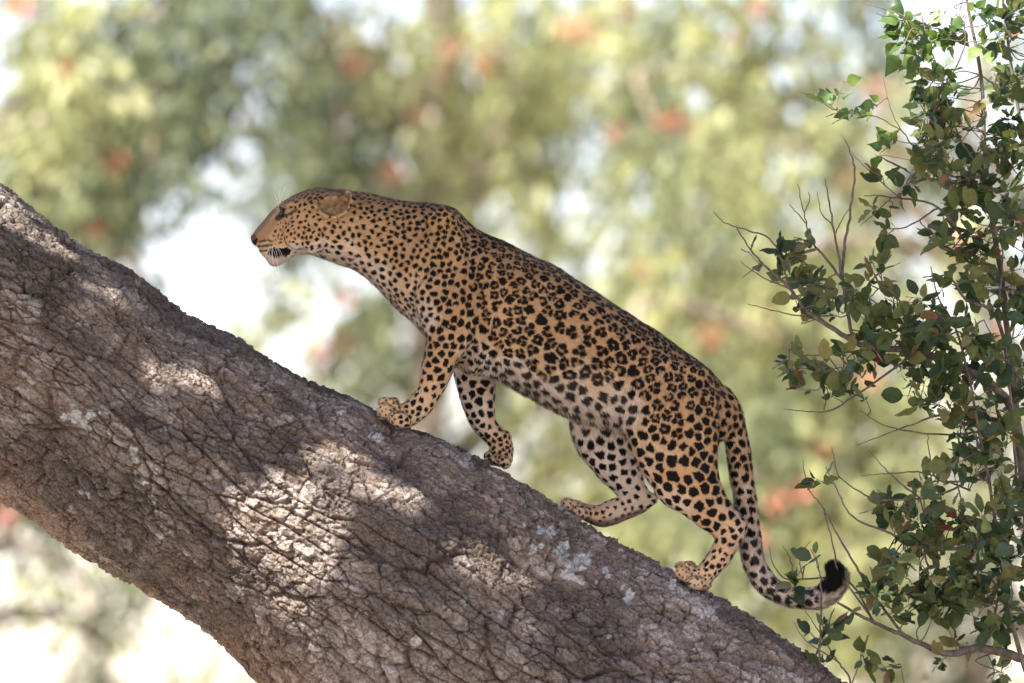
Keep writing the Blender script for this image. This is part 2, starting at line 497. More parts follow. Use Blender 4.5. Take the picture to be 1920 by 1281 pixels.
LICHEN = [(700, 822, 16), (875, 868, 16), (1010, 1010, 22), (1050, 1035, 20), (1075, 1065, 24), (1030, 1000, 14), (1175, 1110, 14), (1275, 1105, 22), (1335, 1145, 18), (1100, 1045, 14),
          (985, 985, 10), (160, 790, 22), (130, 780, 12), (310, 800, 12), (560, 960, 8), (780, 1200, 10), (1090, 955, 12), (1135, 1080, 12), (940, 935, 10), (640, 770, 10), (1000, 1030, 12), (1290, 1098, 12), (490, 780, 8), (255, 850, 16)]

def build_leaning_tree():
    ax = np.array(AXIS, float)
    kk = (FOC + ax[:, 2]) / FOC
    pts = CAM + (FOC + ax[:, 2])[:, None] * FW + ((ax[:, 0] - 960) * PX * kk)[:, None] * RT + (-(ax[:, 1] - 640.5) * PX * kk)[:, None] * UP
    dat = np.concatenate([pts, ax[:, 3:4] * PX, ax[:, 0:1]], 1)
    sp = catmull(dat, 60)
    seg = np.linalg.norm(np.diff(sp[:, :3], axis=0), axis=1)
    s = np.concatenate([[0], np.cumsum(seg)])
    s_in0, s_in1 = np.interp([-160, 1980], sp[:, 4], s)
    fine = np.arange(s_in0, s_in1, 0.0026)
    ss = np.concatenate([np.arange(0, s_in0, 0.035), fine, np.arange(s_in1 + 0.02, s[-1], 0.035), [s[-1]]])
    C = np.stack([np.interp(ss, s, sp[:, k]) for k in range(3)], -1)
    R = np.interp(ss, s, sp[:, 3])
    T = nrm(np.gradient(C, axis=0))
    ker = np.ones(61) / 61
    front = -FW[None] - (T @ -FW)[:, None] * T
    front = nrm(front); up = np.cross(T, front); up = up * np.sign((up @ UP))[:, None]
    lo, hi = math.radians(-108), math.radians(122)
    th = np.concatenate([np.arange(lo, hi, 0.0024 / 0.34), np.arange(hi + 0.02, lo + 2 * math.pi - 0.01, 0.05)])
    S, TH = np.meshgrid(ss, th, indexing='ij')
    A = TH * 0.34
    h, k1, k2, c1, c2, c3 = bark_height(S, A)
    fade = sstep(hi, hi + 0.25, TH) * (1 - sstep(lo + 2 * math.pi - 0.25, lo + 2 * math.pi, TH))
    h = h * (1 - fade * 0.6)
    rr = R[:, None] + h
    V = C[:, None] + rr[..., None] * (np.cos(TH)[..., None] * front[:, None] + np.sin(TH)[..., None] * up[:, None])
    # fit the upper and lower edge of the trunk to its outline in the photograph
    for edge, sg in ((TOP_EDGE, 1), (LOW_EDGE, -1)):
        e = np.array(edge, float)
        E = P(e[:, 0], e[:, 1], 0.0)
        E = catmull(E, 12)
        Tm = np.sum((E[:, None] - C[None, ::8]) * T[None, ::8], -1)          # along-axis offset of edge points per station
        iE = np.argmin(np.abs(Tm), axis=1) * 8
        hE = np.sum((E - C[iE]) * (sg * up[iE]), -1)
        o_ = np.argsort(iE); ii, hh = iE[o_], hE[o_]
        want = np.interp(np.arange(len(ss)), ii, hh, left=np.nan, right=np.nan)
        have = np.max(np.sum((V - C[:, None]) * (sg * up[:, None]), -1), axis=1)
        dlt = np.where(np.isnan(want), 0, want - have)
        inside = ~np.isnan(want)
        k_ = np.exp(-np.linspace(-2, 2, 41) ** 2); k_ /= k_.sum()
        dlt = np.convolve(np.pad(dlt, 20, mode='edge'), k_, mode='valid')
        wgt = np.clip(sg * np.sin(TH), 0, 1) ** 0.7
        rr = rr + dlt[:, None] * wgt
        V = C[:, None] + rr[..., None] * (np.cos(TH)[..., None] * front[:, None] + np.sin(TH)[..., None] * up[:, None])
    ns, nt_ = len(ss), len(th)
    i, j = np.meshgrid(np.arange(ns - 1), np.arange(nt_), indexing='ij'); j2 = (j + 1) % nt_
    F = np.stack([i * nt_ + j, i * nt_ + j2, (i + 1) * nt_ + j2, (i + 1) * nt_ + j], -1).reshape(-1, 4)
    # colour: grey plates, warm brown inner bark, reddish underside zones, pale lichen crusts
    q = np.stack([S, A], -1)
    grey = np.array([0.175, 0.146, 0.128]); warm = np.array([0.170, 0.126, 0.098]); pale = np.array([0.36, 0.315, 0.285]); dark = np.array([0.062, 0.050, 0.043])
    t = np.clip(0.5 + 0.5 * fbm(q * np.array([3, 5]), 3, 101), 0, 1)[..., None]
    col = grey * (1 - t) + warm * t
    p = sstep(0.45, 0.95, c2 * 0.55 + c3 * 0.45 + 0.3 * fbm(q * 20, 2, 5))[..., None]
    col = col * (1 - p * 0.75) + pale * p * 0.75
    inner = (1 - np.minimum(k1, 0.3 + 0.7 * k2))[..., None]
    col = col * (1 - 0.55 * inner) + np.array([0.085, 0.055, 0.04]) * 0.55 * inner
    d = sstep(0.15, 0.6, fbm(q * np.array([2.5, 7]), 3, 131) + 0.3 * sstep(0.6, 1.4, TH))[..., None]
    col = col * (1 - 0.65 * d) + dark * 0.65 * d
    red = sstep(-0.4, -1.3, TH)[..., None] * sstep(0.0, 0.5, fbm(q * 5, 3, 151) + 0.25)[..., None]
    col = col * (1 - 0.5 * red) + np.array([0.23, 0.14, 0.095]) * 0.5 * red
    px, py, pw = unP(V.reshape(-1, 3)); px = px.reshape(S.shape); py = py.reshape(S.shape); pw = pw.reshape(S.shape)
    li = np.zeros(S.shape)
    nz = fbm(q * 45, 4, 171)
    for (lx, ly, lr) in LICHEN:
        dd = np.hypot(px - lx, py - ly) / lr
        li = np.maximum(li, np.where(pw < 0.2, sstep(0.15, 0.32, 1.0 - dd * 0.8 + 0.75 * nz - 0.35), 0))
    li = np.maximum(li, 0.5 * sstep(0.95, 1.1, fbm(q * 28, 4, 191) * 0.8 + 0.25 * vnoise(q * 3, 195)))
    li = li[..., None]
    col = col * (1 - li) + np.array([0.36, 0.36, 0.35]) * li
    base = C[-1].copy(); base[2] = 0
    root = empty("leaning_tree", base, label="thick leaning tree trunk with cracked grey-brown bark under the leopard", cat="tree")
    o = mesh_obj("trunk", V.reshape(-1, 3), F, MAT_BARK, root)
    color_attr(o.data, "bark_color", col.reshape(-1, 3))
    ua = o.data.attributes.new("bark_uv", 'FLOAT_VECTOR', 'POINT')
    ua.data.foreach_set("vector", np.stack([S, A, S * 0], -1).reshape(-1).astype(np.float32))

    # ---- crown overhead, between the sun and the leopard: its shade, with the gaps that let the sun patches through
    r = np.random.default_rng(5)
    GAPS = [(530, 985, 88, 125, -20), (580, 1080, 50, 48, 0), (625, 850, 62, 48, 35), (735, 930, 60, 25, 35), (905, 1055, 55, 62, 35), (965, 1085, 25, 25, 0), (45, 425, 80, 42, 40), (-60, 330, 80, 60, 40),
            (190, 540, 40, 18, 35), (330, 690, 70, 32, 35), (610, 930, 26, 60, -20), (-100, 780, 60, 30, 35), (60, 1010, 40, 16, 35),
            (440, 1130, 26, 22, 30), (300, 1000, 30, 14, 30)]
    n = 50000
    # random points on the scene's rectangle, then out along the sun's direction
    tx = r.uniform(-1250, 3000, n); ty = r.uniform(-900, 2300, n); tw = r.uniform(-0.2, 0.2, n)
    # leaves open where the shrub's top catches the sun
    dist = r.uniform(2.5, 6.2, n)
    base_pt = CAM + (FOC + tw)[:, None] * FW + ((tx - 960) * PX)[:, None] * RT + (-(ty - 640.5) * PX)[:, None] * UP
    Lp = base_pt + dist[:, None] * SUN
    keep = np.ones(n, bool)
    # where each leaf's shadow lands on the trunk's near face
    for (gx, gy, ax_, ay_, rot) in GAPS:
        # depth of the bark at the middle of this patch
        dd_ = np.hypot(sp[:, 4] - gx, unP(sp[:, :3])[1] - gy); q_ = int(np.argmin(dd_))
        w0 = -math.sqrt(max(sp[q_, 3] ** 2 - (dd_[q_] * PX) ** 2, 0.003))
        tt = ((Lp - CAM) @ FW - (FOC + w0)) / (SUN @ FW)
        sx, sy, _ = unP(Lp - tt[:, None] * SUN)
        c_, s_ = math.cos(math.radians(rot)), math.sin(math.radians(rot))
        dx, dy = sx - gx, sy - gy
        u_ = (dx * c_ + dy * s_) / (ax_ + 36); v_ = (-dx * s_ + dy * c_) / (ay_ + 36)
        keep &= (u_ ** 2 + v_ ** 2) > 1.0 + 0.35 * vnoise(np.stack([dx, dy], -1) / 28.0, 7)
    tt = ((Lp - CAM) @ FW - FOC) / (SUN @ FW)
    sx, sy, _ = unP(Lp - tt[:, None] * SUN)
    keep &= ~((sx > 1540) & (sy < 300 + 60 * vnoise(np.stack([sx, sy], -1) / 90.0, 17)))
    hole = fbm(np.stack([sx, sy], -1) / 70.0, 2, 29)
    keep &= ~((sx > 1640) & (hole > 0.42))                       # a looser crown over the shrub
    px, py, pw = unP(Lp)
    keep &= ~((py > -160) & (px > -160) & (px < 2080))            # nothing hangs into the view
    keep &= Lp[:, 2] > 4.6
    Lp = Lp[keep]; n = len(Lp)
    d = nrm(r.normal(0, 1, (n, 3)) * [1, 1, 0.5]); facing = nrm(np.tile(SUN, (n, 1)) * 1.2 + r.normal(0, 0.5, (n, 3)))
    d = nrm(d - np.sum(d * facing, 1, keepdims=True) * facing); sd = np.cross(facing, d)
    ln = r.uniform(0.07, 0.12, n)
    v, f = leaf_quads(Lp - d * (ln * 0.5)[:, None], d, sd, ln, ln * 0.62)
    mat = leaf_material("shade crown leaves", [(0, (0.03, 0.06, 0.02)), (1, (0.09, 0.13, 0.04))], "tone", trans=0.12)
    o = mesh_obj("crown", v, f, mat, root, smooth=False)
    float_attr(o.data, "tone", np.repeat(r.random(n), 4))
    # limbs carrying that crown
    MAT_LIMB = wood_material("limb bark", (0.09, 0.07, 0.055), (0.22, 0.18, 0.15), 14.0)
    st = C[np.argmin(np.abs(ss - np.interp(-2300, sp[:, 4], s)))]
    cen = Lp.mean(0)
    for k in range(9):
        e = Lp[r.integers(n)] * 0.7 + cen * 0.3 + np.array([0, 0, 0.2])
        mid = st * 0.5 + e * 0.5 + np.array([-0.3, -0.6, 1.3])
        bp = catmull([st, st * 0.75 + mid * 0.25 + np.array([0, -0.2, 0.5]), mid, e], 8)
        qx, qy, _ = unP(bp)
        bv, bf = tube(bp, np.linspace(0.10, 0.012, len(bp)), 8)
        mesh_obj("limb", bv, bf, MAT_LIMB, root)
    return root
build_leaning_tree()
# ------------------------------------------------------------------ the leopard
SEG = 40
def ring_sweep(stations, sub=6, p=2.2, cap=True):
    """stations: (ax, ay, bx, by, w, hw) - two outline points in photo pixels, depth and half depth in metres"""
    st = catmull(np.array(stations, float), sub)
    th = np.linspace(0, 2 * math.pi, SEG, endpoint=False)
    ct = np.sign(np.cos(th)) * np.abs(np.cos(th)) ** (2 / p); sn = np.sign(np.sin(th)) * np.abs(np.sin(th)) ** (2 / p)
    c = (st[:, 0:2] + st[:, 2:4]) / 2; e = (st[:, 0:2] - st[:, 2:4]) / 2
    xy = c[:, None] + e[:, None] * ct[None, :, None]
    w = st[:, 4][:, None] + st[:, 5][:, None] * sn[None]
    # rounded caps
    rows_xy, rows_w = [xy], [w]
    def capr(i, sgn):
        d = c[1] - c[0] if i == 0 else c[-1] - c[-2]
        d = d / max(np.linalg.norm(d), 1e-6) * (-1 if i == 0 else 1)
        L = min(np.linalg.norm(e[i]), st[i, 5] / PX) * 0.6
        o = []
        for a in (0.35, 0.65, 0.88):
            k = math.sqrt(1 - a * a)
            o.append(((c[i] + d * L * a)[None] + e[i][None] * ct[:, None] * k, st[i, 4] + st[i, 5] * sn * k))
        return o
    c0, c1 = capr(0, -1), capr(-1, 1)
    XY = np.concatenate([np.stack([a for a, _ in c0[::-1]]), xy, np.stack([a for a, _ in c1])])
    W = np.concatenate([np.stack([b for _, b in c0[::-1]]), w, np.stack([b for _, b in c1])])
    n = len(XY)
    v = np.concatenate([XY.reshape(-1, 2), W.reshape(-1, 1)], 1)
    v = np.concatenate([v, v[:SEG].mean(0, keepdims=True), v[-SEG:].mean(0, keepdims=True)])
    i, j = np.meshgrid(np.arange(n - 1), np.arange(SEG), indexing='ij'); j2 = (j + 1) % SEG
    a, b, cc, d = i * SEG + j, i * SEG + j2, (i + 1) * SEG + j2, (i + 1) * SEG + j
    f = np.concatenate([np.stack([a, b, cc], -1).reshape(-1, 3), np.stack([a, cc, d], -1).reshape(-1, 3)])
    k = np.arange(SEG); k2 = (k + 1) % SEG
    f = np.concatenate([f, np.stack([np.full(SEG, n * SEG), k2, k], -1), np.stack([np.full(SEG, n * SEG + 1), (n - 1) * SEG + k, (n - 1) * SEG + k2], -1)])
    return v, f, np.concatenate([c, st[:, 4:5]], 1)

def blob(cx, cy, w, rx, ry, rw, rot=0.0):
    """ellipsoid: radii rx, ry in pixels, rw in metres, turned by rot degrees in the picture"""
    nu, nv = 20, 14
    u = np.linspace(0, 2 * math.pi, nu, endpoint=False); t = np.linspace(0, math.pi, nv + 2)[1:-1]
    T, U = np.meshgrid(t, u, indexing='ij')
    x = np.sin(T) * np.cos(U) * rx; y = np.cos(T) * ry; z = np.sin(T) * np.sin(U) * rw
    c, s = math.cos(math.radians(rot)), math.sin(math.radians(rot))
    v = np.stack([cx + x * c - y * s, cy + x * s + y * c, w + z], -1).reshape(-1, 3)
    po = np.array([[cx - ry * -s * -1, cy, w]])
    top = np.array([[cx - ry * s, cy + ry * c, w]]); bot = np.array([[cx + ry * s, cy - ry * c, w]])
    v = np.concatenate([v, top, bot])
    i, j = np.meshgrid(np.arange(nv - 1), np.arange(nu), indexing='ij'); j2 = (j + 1) % nu
    a, b, cc, d = i * nu + j, i * nu + j2, (i + 1) * nu + j2, (i + 1) * nu + j
    f = np.concatenate([np.stack([a, cc, b], -1).reshape(-1, 3), np.stack([a, d, cc], -1).reshape(-1, 3)])
    k = np.arange(nu); k2 = (k + 1) % nu
    f = np.concatenate([f, np.stack([np.full(nu, nv * nu), k, k2], -1), np.stack([np.full(nu, nv * nu + 1), (nv - 1) * nu + k2, (nv - 1) * nu + k], -1)])
    return v, f

TORSO = [(640, 357, 604, 479, 0, .070), (690, 366, 640, 493, 0, .074), (735, 375, 682, 519, 0, .080), (780, 380, 716, 552, 0, .090), (825, 384, 745, 582, 0, .100),
         (860, 397, 780, 615, 0, .110), (895, 430, 815, 655, 0, .118), (945, 455, 872, 700, 0, .124), (1000, 482, 932, 711, 0, .130), (1060, 512, 985, 738, 0, .132),
         (1115, 548, 1035, 765, 0, .130), (1165, 583, 1085, 784, 0, .124), (1220, 617, 1140, 800, 0, .116), (1270, 651, 1195, 825, 0, .112), (1312, 684, 1250, 845, 0, .108),
         (1347, 717, 1300, 845, 0, .095), (1370, 750, 1335, 830, 0, .065)]
HEAD = [(473, 441, 480, 461, 0, .014), (479, 431, 485, 471, 0, .022), (490, 418, 497, 485, 0, .028), (503, 402, 512, 497, 0, .032), (518, 387, 531, 493, 0, .038),
        (533, 375, 549, 480, 0, .048), (553, 365, 566, 476, 0, .060), (575, 357, 583, 476, 0, .070), (600, 353, 600, 477, 0, .075), (630, 355, 620, 484, 0, .074), (665, 362, 648, 499, 0, .072)]
NEAR_FORE = [(810, 480, 900, 500, -.080, .030), (785, 535, 905, 550, -.092, .040), (782, 580, 902, 605, -.096, .046), (799, 628, 886, 650, -.096, .048), (797, 662, 867, 676, -.096, .045),
             (789, 700, 852, 702, -.094, .040), (784, 724, 840, 722, -.094, .036), (773, 739, 827, 745, -.094, .033), (757, 755, 810, 772, -.094, .031), (744, 762, 790, 790, -.094, .031), (730, 765, 772, 800, -.094, .032)]
FAR_FORE = [(845, 640, 940, 650, .07, .045), (853, 703, 931, 709, .078, .040), (864, 741, 929, 737, .08, .036), (874, 772, 930, 768, .08, .033), (886, 800, 933, 788, .08, .030),
            (903, 821, 948, 806, .08, .029), (919, 840, 959, 826, .08, .030), (924, 856, 963, 848, .08, .032), (930, 872, 955, 874, .08, .028)]
FAR_HIND = [(1068, 750, 1210, 740, .055, .050), (1069, 781, 1210, 780, .065, .052), (1071, 812, 1205, 830, .072, .050), (1083, 844, 1205, 862, .076, .047), (1099, 869, 1206, 888, .078, .043),
            (1118, 891, 1213, 908, .08, .038), (1142, 913, 1223, 924, .08, .032), (1160, 930, 1231, 938, .08, .028)]
FAR_META = [(1224, 922, 1231, 946, .08, .022), (1195, 926, 1207, 961, .08, .026), (1155, 935, 1168, 977, .08, .027), (1122, 947, 1133, 987, .08, .030), (1100, 945, 1112, 984, .08, .034),
            (1084, 938, 1090, 973, .08, .036), (1070, 936, 1070, 960, .08, .034)]
NEAR_HIND = [(1165, 670, 1335, 700, -.070, .040), (1160, 740, 1350, 760, -.086, .048), (1166, 804, 1348, 812, -.093, .050), (1184, 851, 1342, 851, -.096, .049), (1202, 887, 1346, 888, -.097, .046),
             (1224, 922, 1354, 915, -.097, .042), (1250, 947, 1367, 943, -.097, .038), (1281, 967, 1384, 964, -.097, .034), (1312, 991, 1397, 980, -.097, .030), (1337, 1006, 1398, 993, -.097, .028),
             (1335, 1023, 1388, 1015, -.097, .027), (1324, 1042, 1374, 1041, -.097, .027), (1312, 1058, 1360, 1064, -.097, .028), (1298, 1070, 1340, 1086, -.097, .031), (1286, 1076, 1320, 1100, -.097, .032)]
TAILC = [(1325, 735, 22), (1352, 748, 23), (1368, 776, 22.5), (1377, 812, 21.5), (1384, 852, 20.5), (1391, 902, 19.5), (1399, 950, 18.5), (1404, 990, 18), (1407, 1022, 18.5), (1416, 1062, 19), (1438, 1096, 19.5),
         (1470, 1116, 19), (1507, 1123, 18.5), (1538, 1119, 20), (1561, 1104, 22), (1570, 1082, 19), (1562, 1063, 13)]
BLOBS = [  # muzzle, chin, cheeks, brow, nose
    (501, 466, -.019, 17, 14, .018, 25), (501, 466, .019, 17, 14, .018, 25), (518, 487, 0, 17, 12, .024, -20), (478, 449, 0, 7, 11, .013, -25),
    (560, 438, -.046, 30, 30, .024, 0), (560, 438, .046, 30, 30, .024, 0), (541, 385, -.036, 16, 6, .014, -28), (541, 385, .036, 16, 6, .014, -28),
    (526, 452, -.022, 14, 20, .020, 0), (588, 446, -.060, 24, 28, .022, 0), (588, 446, .060, 24, 28, .022, 0),
    # ears, laid back
    (618, 388, -.072, 26, 18, .022, -18), (645, 374, -.070, 15, 13, .016, -40), (627, 372, .062, 30, 16, .016, -22),
    # shoulder blades, upper arm, haunch
    (840, 470, -.088, 40, 85, .028, -14), (850, 470, .088, 40, 80, .028, -14), (1265, 760, -.090, 70, 80, .030, 0), (1262, 750, .070, 60, 70, .030, 0),
    # near fore paw and toes
    (745, 778, -.094, 34, 21, .040, 35), (724, 764, -.118, 19, 20, .016, 20), (748, 786, -.130, 23, 15, .016, 22), (720, 757, -.090, 14, 13, .016, 20), (736, 754, -.064, 14, 10, .015, 0), (716, 776, -.100, 10, 12, .02, 20),
    # far fore paw
    (938, 856, .080, 25, 20, .036, 20), (917, 856, .055, 11, 11, .014, 0), (924, 862, .080, 13, 12, .016, 0), (942, 866, .05, 18, 13, .016, 20), (948, 818, .08, 12, 14, .026, 0),
    # far hind toes
    (1066, 946, .055, 13, 13, .016, 0), (1075, 952, .080, 14, 13, .016, 20), (1063, 944, .105, 12, 12, .016, 0), (1090, 960, .046, 18, 14, .016, 30),
    # near hind paw and toes
    (1305, 1083, -.097, 34, 20, .040, 32), (1281, 1071, -.118, 18, 19, .016, 20), (1300, 1090, -.132, 23, 15, .016, 28), (1277, 1066, -.090, 15, 14, .016, 20), (1292, 1062, -.066, 15, 11, .015, 0), (1280, 1082, -.10, 10, 10, .02, 20),
    (1388, 985, -.097, 11, 13, .022, 20)]

def in_poly(x, y, poly):
    r = np.zeros(x.shape, bool); n = len(poly)
    for i in range(n):
        x0, y0 = poly[i]; x1, y1 = poly[(i + 1) % n]
        c = ((y0 > y) != (y1 > y)) & (x < (x1 - x0) * (y - y0) / (y1 - y0 + 1e-12) + x0)
        r ^= c
    return r

def seg_dist(x, y, pts):
    d = np.full(x.shape, 1e9)
    for (x0, y0), (x1, y1) in zip(pts[:-1], pts[1:]):
        dx, dy = x1 - x0, y1 - y0
        t = np.clip(((x - x0) * dx + (y - y0) * dy) / (dx * dx + dy * dy + 1e-9), 0, 1)
        d = np.minimum(d, np.hypot(x - x0 - t * dx, y - y0 - t * dy))
    return d

def build_leopard():
    r = np.random.default_rng(12)
    bag = Bag(); flow_p, flow_d = [], []
    def sw(st, **k):
        v, f, c = ring_sweep(st, **k); bag.add(v, f)
        flow_p.append(c); d = np.gradient(c, axis=0); d[:, 2] /= PX; flow_d.append(nrm(d))
    for st in (TORSO, HEAD, NEAR_FORE, FAR_FORE, FAR_HIND, FAR_META, NEAR_HIND): sw(st)
    tc = np.array(TAILC, float); d = np.gradient(tc[:, :2], axis=0); nn = np.stack([-d[:, 1], d[:, 0]], -1); nn /= np.linalg.norm(nn, axis=1, keepdims=True)
    tw = np.linspace(0.0, -0.03, len(tc))
    sw([(*(tc[i, :2] + nn[i] * tc[i, 2]), *(tc[i, :2] - nn[i] * tc[i, 2]), tw[i], tc[i, 2] * PX) for i in range(len(tc))], sub=5, p=2.0)
    for b in BLOBS:
        v, f = blob(*b); bag.add(v, f)
    for path, w_, rad in (([(591, 378), (596, 390), (605, 401), (620, 407), (637, 402), (650, 391), (658, 374), (657, 360)], -.093, 5.2), ([(592, 377), (610, 372), (632, 370), (645, 363), (656, 358)], -.078, 4.5)):
        for (x, y) in catmull(path, 5): v, f = blob(x, y, w_, rad, rad, .0065); bag.add(v, f)
    V, F = bag.out()
    W = P(V[:, 0], V[:, 1], V[:, 2])
    # fuse into one continuous skin
    tmp = make_mesh("tmp", W, F)
    to = bpy.data.objects.new("tmp", tmp); COL.objects.link(to)
    md = to.modifiers.new("r", 'REMESH'); md.mode = 'VOXEL'; md.voxel_size = 0.0031; md.adaptivity = 0
    dg = bpy.context.evaluated_depsgraph_get(); dg.update()
    ev = to.evaluated_get(dg); em = ev.to_mesh()
    nv = len(em.vertices); co = np.empty(nv * 3, np.float32); em.vertices.foreach_get("co", co); co = co.reshape(-1, 3).astype(float)
    nl = len(em.loops); li = np.empty(nl, np.int32); em.loops.foreach_get("vertex_index", li)
    quads = li.reshape(-1, 4)
    ne = len(em.edges); ed = np.empty(ne * 2, np.int32); em.edges.foreach_get("vertices", ed); ed = ed.reshape(-1, 2)
    ev.to_mesh_clear(); bpy.data.objects.remove(to); bpy.data.meshes.remove(tmp)
    deg = np.bincount(ed.ravel(), minlength=nv)[:, None].astype(float)
    def lap(x):
        s = np.zeros_like(x)
        for k in range(x.shape[1]):
            s[:, k] = np.bincount(ed[:, 0], x[ed[:, 1], k], nv) + np.bincount(ed[:, 1], x[ed[:, 0], k], nv)
        return s / deg
    px, py, pw = unP(co)
    # paws and face keep more of their shape
    crisp = np.zeros(nv)
    for (cx, cy, rad) in ((740, 772, 55), (930, 850, 50), (1085, 955, 55), (1300, 1075, 60), (515, 450, 80), (630, 385, 45)):
        crisp = np.maximum(crisp, 1 - sstep(rad * 0.7, rad, np.hypot(px - cx, py - cy)))
    for it in range(26):
        L = lap(co); k = 0.5 * np.where(crisp > 0.5, 1.0 if it < 7 else 0.0, 1.0)[:, None]
        co = co + k * (L - co) * (1.0 if it % 2 == 0 else -0.90 if it < 24 else 1.0)
    def normals():
        a, b, c, d = (co[quads[:, k]] for k in range(4))
        fn = np.cross(c - a, d - b); n = np.zeros_like(co)
        for k in range(4):
            for ax in range(3): n[:, ax] += np.bincount(quads[:, k], fn[:, ax], nv)
        return nrm(n)
    N = normals()
    if (N @ -FW)[np.argmin(pw)] < 0:
        quads = quads[:, ::-1].copy(); N = -N
    px, py, pw = unP(co)
    near = pw < 0
    # ---- sculpting: folds, eye hollow, ear cup, mouth line, toe gaps, muscles
    disp = np.zeros(nv)
    def groove(pts, width, depth, cond):
        dd = seg_dist(px, py, pts)
        return -depth * np.exp(-(dd / width) ** 2) * cond
    ns = near.astype(float)
    disp += groove([(878, 450), (893, 520), (905, 585), (898, 640), (865, 690)], 9, .007, ns)      # behind the shoulder
    disp += groove([(723, 520), (735, 560), (780, 600)], 8, .003, ns)
    disp += groove([(712, 420), (722, 470), (724, 515)], 9, .004, ns)
    disp += groove([(1165, 770), (1172, 812), (1195, 870), (1222, 918)], 9, .005, ns)
    disp += groove([(1356, 730), (1352, 780), (1349, 815)], 7, .005, ns)
    disp += groove([(1105, 640), (1140, 690), (1160, 750)], 16, .004, ns)
    disp += groove([(528, 396), (522, 408), (516, 414)], 7, .006, 1)
    disp += groove([(543, 398), (533, 402)], 6, .004, 1)
    disp += groove([(484, 466), (500, 470), (520, 471), (543, 473)], 3.5, .004, 1)                 # mouth
    disp += groove([(608, 385), (624, 391), (641, 384)], 9, .016, ns)                              # ear cup
    disp += groove([(634, 380), (649, 368)], 5, .007, ns)
    disp += groove([(731, 782), (738, 771), (750, 768)], 3.0, .011, ns)
    disp += groove([(706, 762), (716, 754), (730, 757), (742, 766)], 2.8, .009, ns)
    disp += groove([(1286, 1098), (1289, 1084), (1300, 1078), (1315, 1079)], 3.0, .011, ns)
    disp += groove([(1264, 1068), (1272, 1058), (1288, 1062), (1296, 1072)], 2.8, .009, ns)
    disp += groove([(1074, 948), (1088, 952), (1100, 966)], 3.0, .008, ns * 0 + 1)
    disp += groove([(922, 852), (926, 864), (938, 878)], 3.0, .008, ns * 0 + 1)
    body = 1 - crisp
    disp += body * (0.0045 * fbm(co * 9, 2, 301) + 0.0016 * fbm(co * 28, 2, 311))
    co = co + N * disp[:, None]
    for it in range(3): co = co + 0.4 * (lap(co) - co)
    N = normals()
    px, py, pw = unP(co)

    # ---- flow of the coat
    FP = np.concatenate(flow_p); FD = np.concatenate(flow_d)
    FPw = P(FP[:, 0], FP[:, 1], FP[:, 2])
    kd = kdtree.KDTree(len(FPw))
    for i, p in enumerate(FPw): kd.insert(p, i)
    kd.balance()
    sub = {}
    cell = np.round(co / 0.012).astype(int)
    keyu, inv = np.unique(cell, axis=0, return_inverse=True)
    inv = inv.ravel()
    idx = np.array([kd.find(k * 0.012)[1] for k in keyu])[inv]
    fl = FD[idx]; fl = fl[:, 0:1] * RT - fl[:, 1:2] * UP + fl[:, 2:3] * FW
    fl = nrm(fl - np.sum(fl * N, 1, keepdims=True) * N)

